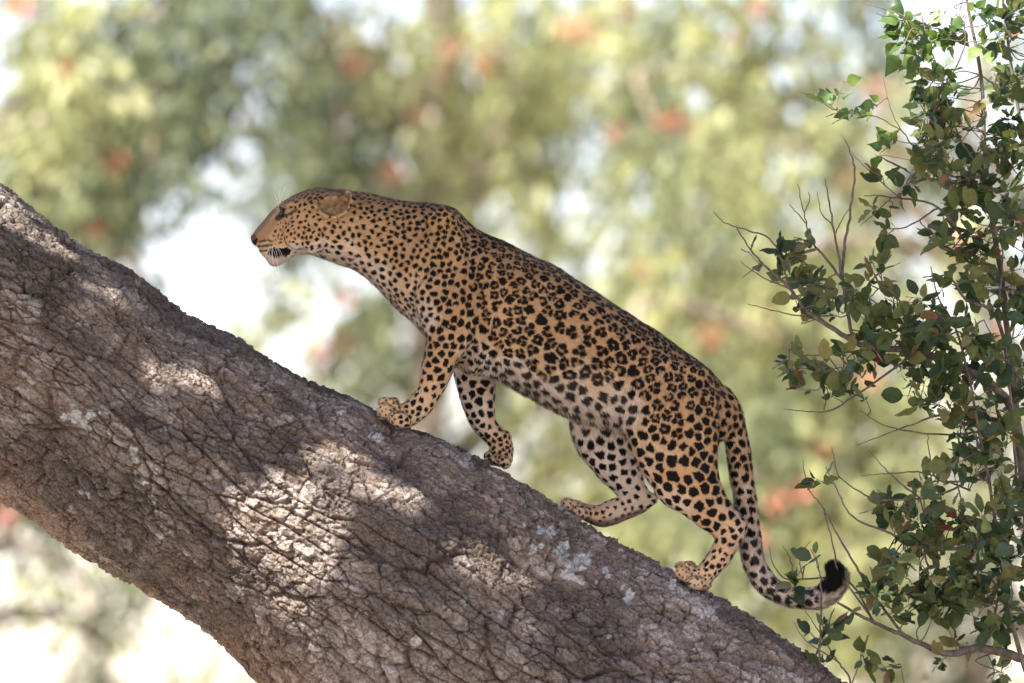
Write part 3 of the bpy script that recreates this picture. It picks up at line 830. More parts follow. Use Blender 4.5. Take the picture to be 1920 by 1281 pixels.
    # ---- coat fields from control points: px, py, side(-1 near, 1 far, 0 both), spot diameter px, pitch px, rosette 0..1, paleness 0..1, fur length mm
    CP = np.array([
        (480, 445, 0, 0.5, 9, 0, .05, 1.5), (500, 420, 0, 0.5, 9, 0, .05, 2), (515, 400, 0, 2.0, 9, 0, .1, 2.5), (500, 462, 0, 1.5, 8, 0, .3, 2.5), (516, 490, 0, .5, 9, 0, .95, 5), (527, 445, 0, 3.6, 7.5, 0, .2, 3),
        (545, 440, 0, 4.6, 9, 0, .12, 4), (545, 370, 0, 5.0, 9, 0, .05, 4), (560, 400, 0, 5.6, 10.5, 0, .1, 4), (580, 440, 0, 6, 11, 0, .18, 6), (590, 365, 0, 6, 10.5, 0, .05, 5), (560, 472, 0, 4, 13, 0, .8, 8), (600, 470, 0, 8, 16, 0, .75, 10),
        (625, 385, 0, 1.0, 12, 0, .2, 7), (620, 430, 0, 6.5, 12.5, 0, .25, 8), (650, 480, 0, 8.5, 17, 0, .65, 10), (680, 380, 0, 6.5, 11.5, .1, .05, 8), (700, 440, 0, 7, 13, .1, .2, 9), (705, 520, 0, 8.5, 17, 0, .65, 10), (760, 390, 0, 7.5, 12, .3, .0, 8),
        (760, 470, 0, 7.5, 12.5, .2, .12, 8), (760, 560, 0, 8, 14, .1, .5, 9), (830, 400, 0, 8, 12.5, .3, .0, 8), (840, 480, -1, 9, 14, .25, .1, 8), (850, 560, -1, 10.5, 16, .3, .1, 8), (790, 600, 0, 8.5, 15, 0, .75, 10), (840, 630, -1, 12.5, 18, .1, .15, 7),
        (830, 690, -1, 13, 18.5, 0, .2, 6), (800, 740, -1, 10.5, 16, 0, .25, 5), (770, 778, -1, 7, 12, 0, .35, 4), (735, 770, -1, 3.4, 9.5, 0, .35, 3), (715, 760, -1, 2.8, 8.5, 0, .3, 3),
        (900, 690, 1, 17, 25, 0, .85, 7), (905, 750, 1, 14, 21, 0, .8, 6), (920, 800, 1, 9, 14.5, 0, .55, 5), (940, 830, 1, 6, 11, 0, .4, 4), (940, 860, 1, 4, 9, 0, .35, 3),
        (940, 470, 0, 9, 13.5, .5, .0, 8), (930, 560, 0, 12.5, 17.5, .75, .1, 8), (950, 640, 0, 14, 20, .6, .25, 9), (900, 680, -1, 12, 19, .1, .65, 12), (960, 710, 0, 17, 25, .1, .8, 18), (1040, 745, 0, 17, 26, .1, .85, 22), (1100, 775, 0, 17, 28, 0, .9, 26),
        (1000, 510, 0, 11, 15, .7, .0, 8), (1030, 600, 0, 16, 21.5, .95, .08, 8), (1040, 680, 0, 16.5, 22.5, .75, .3, 10), (1120, 570, 0, 12, 16, .8, .0, 8), (1150, 660, 0, 17, 22.5, .95, .08, 8), (1120, 720, 0, 17, 24, .5, .5, 14), (1170, 770, 0, 16, 25, .1, .7, 14),
        (1200, 620, 0, 12, 16, .75, .0, 8), (1240, 720, 0, 15, 20, .85, .08, 8), (1300, 690, 0, 10.5, 14.5, .6, .0, 8), (1330, 740, 0, 12, 16, .55, .05, 8), (1250, 800, -1, 15, 20.5, .5, .1, 7), (1320, 830, -1, 14.5, 20, .35, .1, 7), (1215, 850, -1, 14, 20, .1, .35, 8),
        (1270, 890, -1, 19, 24.5, .15, .12, 6), (1320, 920, -1, 20, 25.5, 0, .12, 6), (1260, 940, -1, 16, 23, 0, .5, 6), (1340, 970, -1, 17.5, 23.5, 0, .2, 5), (1365, 1010, -1, 11, 17, 0, .3, 5), (1340, 1050, -1, 8, 13.5, 0, .4, 4), (1310, 1085, -1, 3.6, 9.5, 0, .4, 3), (1280, 1070, -1, 2.8, 8.5, 0, .35, 3),
        (1110, 800, 1, 12, 26, 0, .75, 16), (1110, 840, 1, 14.5, 23, 0, .9, 8), (1160, 830, 1, 14.5, 22, 0, .95, 8), (1150, 880, 1, 13.5, 21.5, 0, .95, 7), (1190, 920, 1, 11.5, 18.5, 0, .9, 6), (1215, 940, 1, 9, 15, 0, .6, 5), (1160, 960, 1, 6.5, 14, 0, .65, 4), (1110, 965, 1, 5, 12, 0, .5, 4), (1075, 950, 1, 2.8, 8.5, 0, .35, 3),
        (1385, 780, 0, 13, 18.5, .1, .15, 10), (1388, 860, 0, 13.5, 19, 0, .35, 10), (1398, 940, 0, 14.5, 20, 0, .6, 12), (1408, 1030, 0, 16, 21.5, 0, .75, 14), (1450, 1105, 0, 17, 22, 0, .85, 16), (1510, 1120, 0, 18, 22.5, 0, .85, 17), (1565, 1090, 0, 16, 17, 0, .8, 20)], float)
    # thin space between near and far limbs: add depth as a coordinate
    cpos = np.stack([CP[:, 0], CP[:, 1], np.where(CP[:, 2] == 0, 0, CP[:, 2]) * 60], -1)
    def fields(x, y, w):
        q = np.stack([x, y, np.clip(w / 0.08, -1.2, 1.2) * 60], -1)
        out = np.zeros((len(x), 5))
        for s in range(0, len(x), 20000):
            dq = q[s:s + 20000, None, :] - cpos[None]
            dq[..., 2] *= (CP[:, 2] != 0)[None] * 1.0
            d2 = (dq ** 2).sum(-1) + 60
            wt = d2 ** -2.0
            out[s:s + 20000] = (wt @ CP[:, 3:8]) / wt.sum(1, keepdims=True)
        return out
    FX = fields(px, py, pw)
    FX[:, 4] = np.where(FX[:, 4] > 12, 12 + (FX[:, 4] - 12) * 0.3, FX[:, 4])
    dia, pitch, ros, pale, flen = FX.T
    facez = 1 - sstep(600, 680, px)
    neckz = sstep(620, 680, px) * (1 - sstep(860, 960, px)) * (1 - sstep(620, 680, py))
    dia = dia * (1 + 0.28 * facez + 0.22 * neckz)
    dia = dia * np.where((px > 880) & (py < 900), 1.12, 1.0) * np.where((px > 1345) & (py > 760), 0.98, 1.0)
    dia = np.where(crisp > 0.3, np.where(px > 690, dia * 1.35, dia), dia)

    # ---- base coat
    tan = np.array([0.385, 0.235, 0.118]); light = np.array([0.49, 0.335, 0.205]); white = np.array([0.58, 0.495, 0.43]); brown = np.array([0.20, 0.115, 0.055])
    under = np.clip(-(N @ UP), 0, 1)
    pl = np.clip(pale + 0.35 * under * sstep(0.1, 0.4, pale) + 0.10 * fbm(co * 14, 3, 401), 0, 1)
    # the inside of every leg is pale
    leg = (py > 705) & (px < 1345)
    inner_near = leg & near & ((N @ FW) > 0.25)
    pl = np.where(inner_near, np.maximum(pl, 0.8), pl)
    t = sstep(0.0, 0.5, pl)[:, None]; t2 = sstep(0.32, 1.0, pl)[:, None]
    col = tan * (1 - t) + light * t
    col = col * (1 - t2) + white * t2
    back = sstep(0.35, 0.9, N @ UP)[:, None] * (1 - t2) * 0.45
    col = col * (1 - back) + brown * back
    # ---- spots, placed on the skin itself
    kv = kdtree.KDTree(nv)
    for i in range(nv): kv.insert(co[i], i)
    kv.balance()
    order = r.permutation(nv)[:60000]
    acc_p = np.zeros((9000, 3)); acc_r = np.zeros(9000); na = 0; seeds = []
    for i in order:
        is_ros = ros[i] > 0.45
        pit = pitch[i] * PX * 0.80 * (1.16 if is_ros else 1.0) * (0.88 + 0.24 * r.random())
        if na:
            dd = ((acc_p[:na] - co[i]) ** 2).sum(1)
            if np.any(dd < (0.5 * (acc_r[:na] + pit)) ** 2): continue
        acc_p[na] = co[i]; acc_r[na] = pit; na += 1; seeds.append(i)
        if na >= 8999: break
    seeds = np.array(seeds)
    ks = kdtree.KDTree(na)
    for i in range(na): ks.insert(acc_p[i], i)
    ks.balance()
    nz1 = fbm(co * 210, 2, 501)
    # ragged borders: look the marks up from slightly shifted places
    wob = co + 0.0016 * np.stack([fbm(co * 190, 2, 511), fbm(co * 190, 2, 521), fbm(co * 190, 2, 531)], -1)
    i1 = np.zeros(nv, int); f1 = np.zeros(nv); f2 = np.zeros(nv)
    for v in range(nv):
        (_, k_, d_), (_, _, e_) = ks.find_n(wob[v], 2)
        i1[v] = k_; f1[v] = d_; f2[v] = e_
    sv = seeds[i1]
    D = dia[sv] * PX; gap = (pitch[sv] - dia[sv]) * PX
    s_r = r.random((na, 6))[i1]
    rel = wob - co[sv]
    e1 = fl[sv]; e2 = np.cross(N[sv], e1)
    x, y = np.sum(rel * e1, 1), np.sum(rel * e2, 1)
    ang = np.arctan2(y, x)
    bord = (f2 - f1) * 0.5
    soft = 0.0010
    edge_ok = sstep(-soft, soft, bord - gap * 0.32 * (0.75 + 0.5 * s_r[:, 0]) - 0.0007 * nz1)
    rosv = ros[sv] > 0.45
    # solid marks: lobed ovals kept apart by the pale net
    st_ = 0.85 + 0.35 * s_r[:, 1]; a0 = s_r[:, 2] * 6.283
    xr = x * np.cos(a0) + y * np.sin(a0); yr = -x * np.sin(a0) + y * np.cos(a0)
    rad = np.hypot(xr / st_, yr * st_)
    lob = 1 + 0.16 * np.cos(ang * np.round(2 + 2 * s_r[:, 3]) + s_r[:, 4] * 6.28)
    Rm = D * 0.56 * (0.80 + 0.34 * s_r[:, 5]) * lob
    solid = sstep(-soft, soft, Rm - rad - 0.0008 * nz1) * edge_ok
    # rosettes: a broken ring round a tawny middle
    rn = f1 / np.maximum(0.5 * (f1 + f2), 1e-5)
    nb = np.round(2.55 + 2.3 * s_r[:, 3])
    step = 2 * np.pi / nb
    u_ = (ang - s_r[:, 4] * 6.28) / step
    kq = np.round(u_); dl = (u_ - kq) * step
    cellr = 0.5 * (f1 + f2)
    rp = np.hypot(x, y)
    pc = acc_r[i1] * 0.74
    rho = pc * (0.55 + 0.07 * np.sin(kq * 2.4 + s_r[:, 5] * 9))
    br = pc * (0.43 - 0.035 * (nb - 3)) * (0.86 + 0.28 * np.abs(np.sin(kq * 1.7 + s_r[:, 0] * 7)))
    dbl = np.hypot((rp * np.cos(dl) - rho), rp * np.sin(dl) * 0.86)
    gone = (np.mod(kq, nb) == 0) & (s_r[:, 2] > 0.55) & (nb > 3)
    ring = sstep(-soft, soft, br - dbl - 0.0009 * nz1) * edge_ok * np.where(gone, 0, 1)
    ring = np.maximum(ring, solid * (s_r[:, 1] > 0.9))
    spot = np.where(rosv, ring, solid)
    tawny = np.where(rosv, sstep(0.75, 0.5, rn), 0.0)
    spot = np.where(dia[sv] < 1.2, 0, spot)
    col = col * (1 - 0.6 * tawny[:, None] * (1 - t2)) + np.array([0.20, 0.104, 0.038]) * 0.6 * tawny[:, None] * (1 - t2)
    black = np.array([0.0075, 0.006, 0.006])
    # tail end: solid dark upper side, white fringe under it
    te = (px > 1535) & (py > 1030)
    curl = np.hypot(px - 1551, py - 1078)
    spot = np.where(te, np.maximum(spot * 0.5, sstep(38, 31, curl + 3 * nz1)), spot)
    spot = np.where((flen > 12.5) & ~te, spot * 0.96, spot)
    col = col * (1 - spot[:, None]) + black * spot[:, None]
    # ---- face paint
    def paint(mask, c, k=1.0):
        nonlocal col
        mm = (np.asarray(mask, float) * k)[:, None]
        col = col * (1 - mm) + np.array(c) * mm
    bridge = sstep(9, 3, seg_dist(px, py, [(474, 442), (488, 424), (505, 404), (516, 392)]))
    paint(bridge, (0.125, 0.075, 0.055), 0.8)
    paint(sstep(16, 6, seg_dist(px, py, [(484, 446), (500, 430), (508, 415)])), (0.17, 0.11, 0.065), 0.6)
    paint(sstep(9, 4, np.hypot((px - 474) / 1.0, (py - 447) / 1.3)), (0.085, 0.048, 0.04), 0.95)
    paint(in_poly(px, py, [(472, 453), (484, 445), (483, 452), (479, 463), (475, 460)]), (0.012, 0.009, 0.009))
    for ln in ([(486, 453), (500, 451), (512, 452)], [(485, 462), (498, 461), (510, 459)], [(489, 471), (499, 470), (508, 468)]):
        paint(sstep(2.9, 1.3, seg_dist(px, py, ln) + 1.3 * nz1), (0.014, 0.011, 0.010), 0.85)
    lip = in_poly(px + 1.2 * nz1, py + 1.2 * nz1, [(504, 470), (513, 463), (525, 466), (536, 464), (547, 468), (545, 476), (536, 483), (527, 487), (517, 485), (508, 481), (500, 476)])
    paint(lip, (0.010, 0.008, 0.008))
    paint(sstep(13, 7, seg_dist(px, py, [(503, 487), (515, 495), (530, 490)])), (0.42, 0.34, 0.30), 0.8)
    # eye surround
    paint(sstep(8.0, 5.0, seg_dist(px, py, [(529, 390), (531, 399), (521, 408)])), (0.012, 0.010, 0.010), 0.92)
    paint(sstep(4.0, 2.2, seg_dist(px, py, [(519, 387), (522, 396), (514, 405), (508, 412)])), (0.30, 0.21, 0.13), 0.85)
    paint(sstep(3.4, 1.7, seg_dist(px, py, [(541, 390), (534, 399), (546, 396)])), (0.33, 0.27, 0.19), 0.85)
    paint(sstep(2.2, 1.0, seg_dist(px, py, [(527, 386), (540, 391), (556, 393)])), (0.25, 0.19, 0.12), 0.9)
    paint(sstep(3.6, 1.8, seg_dist(px, py, [(520, 412), (531, 406), (543, 401), (556, 394)])), (0.05, 0.035, 0.025), 0.85)
    # ears: tawny cup, pale rims, dark backs
    ear = in_poly(px, py, [(589, 379), (604, 374), (634, 371), (650, 356), (661, 358), (660, 372), (651, 394), (638, 402), (620, 406), (604, 400)]) & near
    paint(ear, (0.21, 0.135, 0.08), 0.75)
    paint(ear * sstep(-.1, .6, fbm(co * np.array([130, 40, 130]), 2, 91)), (0.33, 0.22, 0.135), 0.7)
    paint(sstep(2.6, 1.2, seg_dist(px, py, [(590, 380), (597, 391), (604, 401)])) * near, (0.34, 0.25, 0.16), 0.5)
    paint(sstep(2.4, 1.2, seg_dist(px, py, [(634, 388), (646, 392), (652, 389)])) * near, (0.34, 0.23, 0.15), 0.6)
    paint(sstep(3.4, 1.8, np.hypot(px - 653, py - 360)) * near, (0.50, 0.45, 0.39), 0.8)
    paint(sstep(3, 1.5, seg_dist(px, py, [(612, 357), (628, 358), (645, 362), (634, 369)])), (0.03, 0.024, 0.02), 0.8)
    # crease shading between the toes, painted dark into the coat
    for ln in ([(731, 786), (729, 778), (736, 771), (746, 769), (757, 774)], [(706, 766), (712, 757), (724, 755), (736, 762)], [(1286, 1100), (1285, 1088), (1293, 1081), (1306, 1079), (1318, 1084)],
               [(1264, 1072), (1268, 1060), (1280, 1058), (1292, 1066)], [(1072, 956), (1080, 948), (1094, 952), (1102, 962)], [(920, 868), (920, 856), (930, 850), (942, 856)]):
        paint(sstep(2.2, 0.9, seg_dist(px, py, ln)), (0.05, 0.034, 0.026), 0.75)
    # dark wash over brow and crown
    paint(sstep(0.55, 0.95, N @ UP) * facez, (0.17, 0.105, 0.055), 0.5)
    # soles: dark skin under the far hind foot
    paint(sstep(0.2, 0.6, -(N @ UP)) * ((py > 955) & (px > 1080) & (px < 1240) & (pw > 0)), (0.12, 0.075, 0.06), 0.75)
    base = P(1000, 900, 0.0)
    root = empty("leopard", base, label="spotted leopard climbing up the leaning trunk with its tail curled", cat="leopard")
    m, n, l, b, out = new_mat("leopard coat")
    a = attr_node(n, "coat")
    l.new(a.outputs["Color"], b.inputs["Base Color"])
    b.inputs["Roughness"].default_value = 0.75; b.inputs["Specular IOR Level"].default_value = 0.08
    b.inputs["Sheen Weight"].default_value = 0.03; b.inputs["Sheen Roughness"].default_value = 0.5
    o = mesh_obj("body", co, quads, m, root)
    color_attr(o.data, "coat", col)

    # ---- fur: short hairs lying along the coat
    a4 = co[quads]
    area = 0.5 * np.linalg.norm(np.cross(a4[:, 2] - a4[:, 0], a4[:, 3] - a4[:, 1]), axis=1)
    fc = a4.mean(1); fN = nrm(N[quads].mean(1))
    vis = np.where((fN @ -FW) > -0.35, 1.0, 0.35)
    nose = (np.hypot(*(np.array(unP(fc)[:2]) - np.array([[475], [448]]))) < 10)
    wgt = area * vis * np.where(nose, 0, 1)
    nh = 260000
    cs = np.cumsum(wgt); fi = np.searchsorted(cs, r.random(nh) * cs[-1])
    u, v_ = r.random(nh), r.random(nh)
    A = a4[fi]
    root_p = (A[:, 0] * ((1 - u) * (1 - v_))[:, None] + A[:, 1] * (u * (1 - v_))[:, None] + A[:, 2] * (u * v_)[:, None] + A[:, 3] * ((1 - u) * v_)[:, None])
    qv = quads[fi]; near_v = qv[np.arange(nh), (u > 0.5) * 1 + (v_ > 0.5) * np.where(u > 0.5, 1, 3)]
    hn = N[near_v]; ht = fl[near_v]; hc = col[near_v]
    L = flen[near_v] * 0.001 * r.uniform(0.7, 1.25, nh)
    rx, ry, rw_ = px[near_v], py[near_v], pw[near_v]
    ht = ht + 0.35 * np.stack([fbm(root_p * 25, 2, 601), fbm(root_p * 25, 2, 602), fbm(root_p * 25, 2, 603)], -1)
    lift = np.where(L > 0.012, 0.45, 0.36)[:, None]
    # belly hair hangs
    hang = sstep(0.010, 0.02, L)[:, None] * np.where((rx < 1340), 1, 0)[:, None]
    ht = nrm(ht * (1 - 0.45 * hang) + hang * 0.75 * np.array([0.25, 0, -1.0]))
    d0 = nrm(ht * 0.9 + hn * (lift + 0.25) + r.normal(0, 0.16, (nh, 3)))
    d1 = nrm(ht * 1.0 + hn * (lift * 0.4) + r.normal(0, 0.18, (nh, 3)))
    side = nrm(np.cross(d0, hn) + r.normal(0, 0.25, (nh, 3)))
    wd = (0.00042 + 0.014 * L)[:, None]
    p0 = root_p - hn * 0.0006; p1 = p0 + d0 * (L * 0.5)[:, None]; p2 = p1 + d1 * (L * 0.5)[:, None]
    HV = np.stack([p0 - side * wd, p0 + side * wd, p1 - side * wd * 0.7, p1 + side * wd * 0.7, p2], 1).reshape(-1, 3)
    k = (np.arange(nh) * 5)[:, None]
    HF = np.concatenate([k + np.array([[0, 1, 3]]), k + np.array([[0, 3, 2]]), k + np.array([[2, 3, 4]])])
    lay = p0 + (p2 - p0) * 0.62
    hc = col[np.array([kv.find(q_)[1] for q_ in lay])]
    jit = r.uniform(0.72, 1.24, (nh, 1)) * (1 + 0.22 * fbm(root_p * 150, 2, 611))[:, None]
    tipc = np.clip(hc * jit, 0, 0.8)
    HC = np.repeat(tipc, 5, axis=0)
    me = make_mesh("fur", HV - base, HF, m)
    color_attr(me, "coat", HC)
    hnn = np.repeat(nrm(hn + 0.25 * r.normal(0, 1, (nh, 3))), 5, axis=0)
    me.normals_split_custom_set_from_vertices([tuple(x) for x in hnn.tolist()])
    link("fur", me, root, kind="stuff")

    # ---- eye, whiskers
    em, n, l, b2, out = new_mat("leopard eye")
    b2.inputs["Base Color"].default_value = (0.02, 0.018, 0.014, 1); b2.inputs["Roughness"].default_value = 0.15; b2.inputs["Specular IOR Level"].default_value = 0.3
    for sgn in (-1, 1):
        bx, bf = blob(527.5, 400, sgn * .0345, 4.2, 7.5, .0065, 36)
        mesh_obj("eye", P(bx[:, 0], bx[:, 1], bx[:, 2]), bf, em, root)
    wm, n, l, b3, out = new_mat("white whisker")
    b3.inputs["Base Color"].default_value = (0.85, 0.83, 0.78, 1); b3.inputs["Roughness"].default_value = 0.4
    WH = [((508, 462), (505, 476), (505, 494)), ((511, 462), (511, 478), (512, 496)), ((515, 461), (519, 476), (521, 498)), ((517, 461), (526, 472), (531, 486)), ((514, 460), (522, 470), (527, 484)),
          ((505, 463), (500, 480), (488, 510)), ((504, 466), (495, 486), (482, 508)), ((512, 466), (519, 490), (526, 522)), ((509, 467), (512, 490), (522, 515)), ((502, 468), (497, 484), (493, 503)),
          ((525, 385), (526, 374), (536, 352)), ((523, 387), (519, 374), (514, 362)), ((527, 383), (524, 370), (526, 358))]
    for q, pts in enumerate(WH):
        z = -0.036 if q < 10 else -0.034
        pp = catmull([P(x, y, z - 0.012 * i) for i, (x, y) in enumerate(pts)], 5)
        v, f = tube(pp, np.linspace(0.00042, 0.00015, len(pp)) if q < 5 else np.linspace(0.00028, 0.0001, len(pp)), 5)
        mesh_obj("whisker", v, f, wm, root)
        if q % 2 == 0:
            pp2 = catmull([P(x - 2, y, -z + 0.012 * i) for i, (x, y) in enumerate(pts)], 5)
            v, f = tube(pp2, np.linspace(0.00028, 0.0001, len(pp2)), 5)
            mesh_obj("whisker", v, f, wm, root)
build_leopard()
# ------------------------------------------------------------------ shrub and creeper
MAT_TWIG = wood_material("grey brown twig", (0.045, 0.034, 0.028), (0.15, 0.118, 0.096), 60.0)
SHRUB_STOPS = [(0.0, (0.020, 0.038, 0.018)), (0.3, (0.040, 0.064, 0.024)), (0.6, (0.068, 0.092, 0.030)), (0.86, (0.11, 0.125, 0.040)), (0.965, (0.15, 0.135, 0.050)), (0.99, (0.14, 0.08, 0.04)), (1.0, (0.16, 0.06, 0.035))]
MAT_LEAF = leaf_material("glossy shrub leaf", SHRUB_STOPS, 'object', rough=0.5, trans=0.3, spec=0.3, detail=90)
MAT_LEAF_S = leaf_material("glossy shrub leaves", SHRUB_STOPS, 'tone', rough=0.5, trans=0.3, spec=0.3, detail=90)
VINE_STOPS = [(0, (0.03, 0.065, 0.02)), (0.5, (0.065, 0.115, 0.026)), (1, (0.125, 0.18, 0.04))]
MAT_VINE = leaf_material("fresh creeper leaf", VINE_STOPS, 'object', rough=0.45, trans=0.35, spec=0.4, detail=90)

def leaf_mesh_data(kind, seed):
    """unit leaf along +x, ~1 long; folded on its midrib, curled; some eaten at the edge"""
    r = np.random.default_rng(seed)
    n = 9
    t = np.linspace(0, 1, n)
    if kind == 'oval': wd = 0.30 * np.sin(math.pi * np.clip(t, 0, 1) ** 0.85) ** 0.75
    elif kind == 'round': wd = 0.40 * np.sin(math.pi * t ** 0.9) ** 0.6
    elif kind == 'slim': wd = 0.20 * np.sin(math.pi * t ** 0.9) ** 0.9
    else: wd = np.array([0.02, 0.24, 0.34, 0.35, 0.30, 0.22, 0.14, 0.06, 0.0])
    wl = wd.copy(); wr = wd.copy()
    if seed % 3 == 0:
        k = r.integers(2, 7); wl[k] *= r.uniform(0.3, 0.7)
    if seed % 4 == 1:
        k = r.integers(2, 7); wr[k] *= r.uniform(0.3, 0.7)
    wl *= r.uniform(0.94, 1.05, n); wr *= r.uniform(0.94, 1.05, n)
    fold = r.uniform(0.10, 0.5); curl = r.uniform(-0.5, 0.7); tw = r.uniform(-0.5, 0.5)
    x = t; z = -curl * 0.5 * t ** 2 + 0.02 * np.sin(9 * t)
    mid = np.stack([x, np.zeros(n), z], -1)
    L, Rr = [], []
    for i in range(n):
        a = tw * t[i]
        ly, lz = wl[i], wl[i] * fold + 0.02 * r.normal() * (wl[i] > 0.05)
        ry, rz = -wr[i], wr[i] * fold + 0.02 * r.normal() * (wr[i] > 0.05)
        L.append((x[i], ly * math.cos(a) - lz * math.sin(a), z[i] + ly * math.sin(a) + lz * math.cos(a)))
        Rr.append((x[i], ry * math.cos(a) - rz * math.sin(a), z[i] + ry * math.sin(a) + rz * math.cos(a)))
    v = np.concatenate([mid, np.array(L), np.array(Rr)])
    f = []
    for i in range(n - 1):
        f += [(i, i + 1, n + i + 1), (i, n + i + 1, n + i), (i, 2 * n + i, 2 * n + i + 1), (i, 2 * n + i + 1, i + 1)]
    # petiole
    pv, pf = tube([(-0.22, 0, 0.0), (-0.1, 0, -0.02), (0.02, 0, 0)], [0.012, 0.012, 0.012], 3)
    return np.concatenate([v, pv]), np.concatenate([np.array(f), pf + len(v)])

OVALS = [leaf_mesh_data(k, s) for s, k in enumerate(['oval', 'oval', 'round', 'oval', 'slim', 'oval', 'slim', 'round', 'oval', 'oval', 'slim', 'oval'])]
HEARTS = [leaf_mesh_data('heart', s + 30) for s in range(5)]

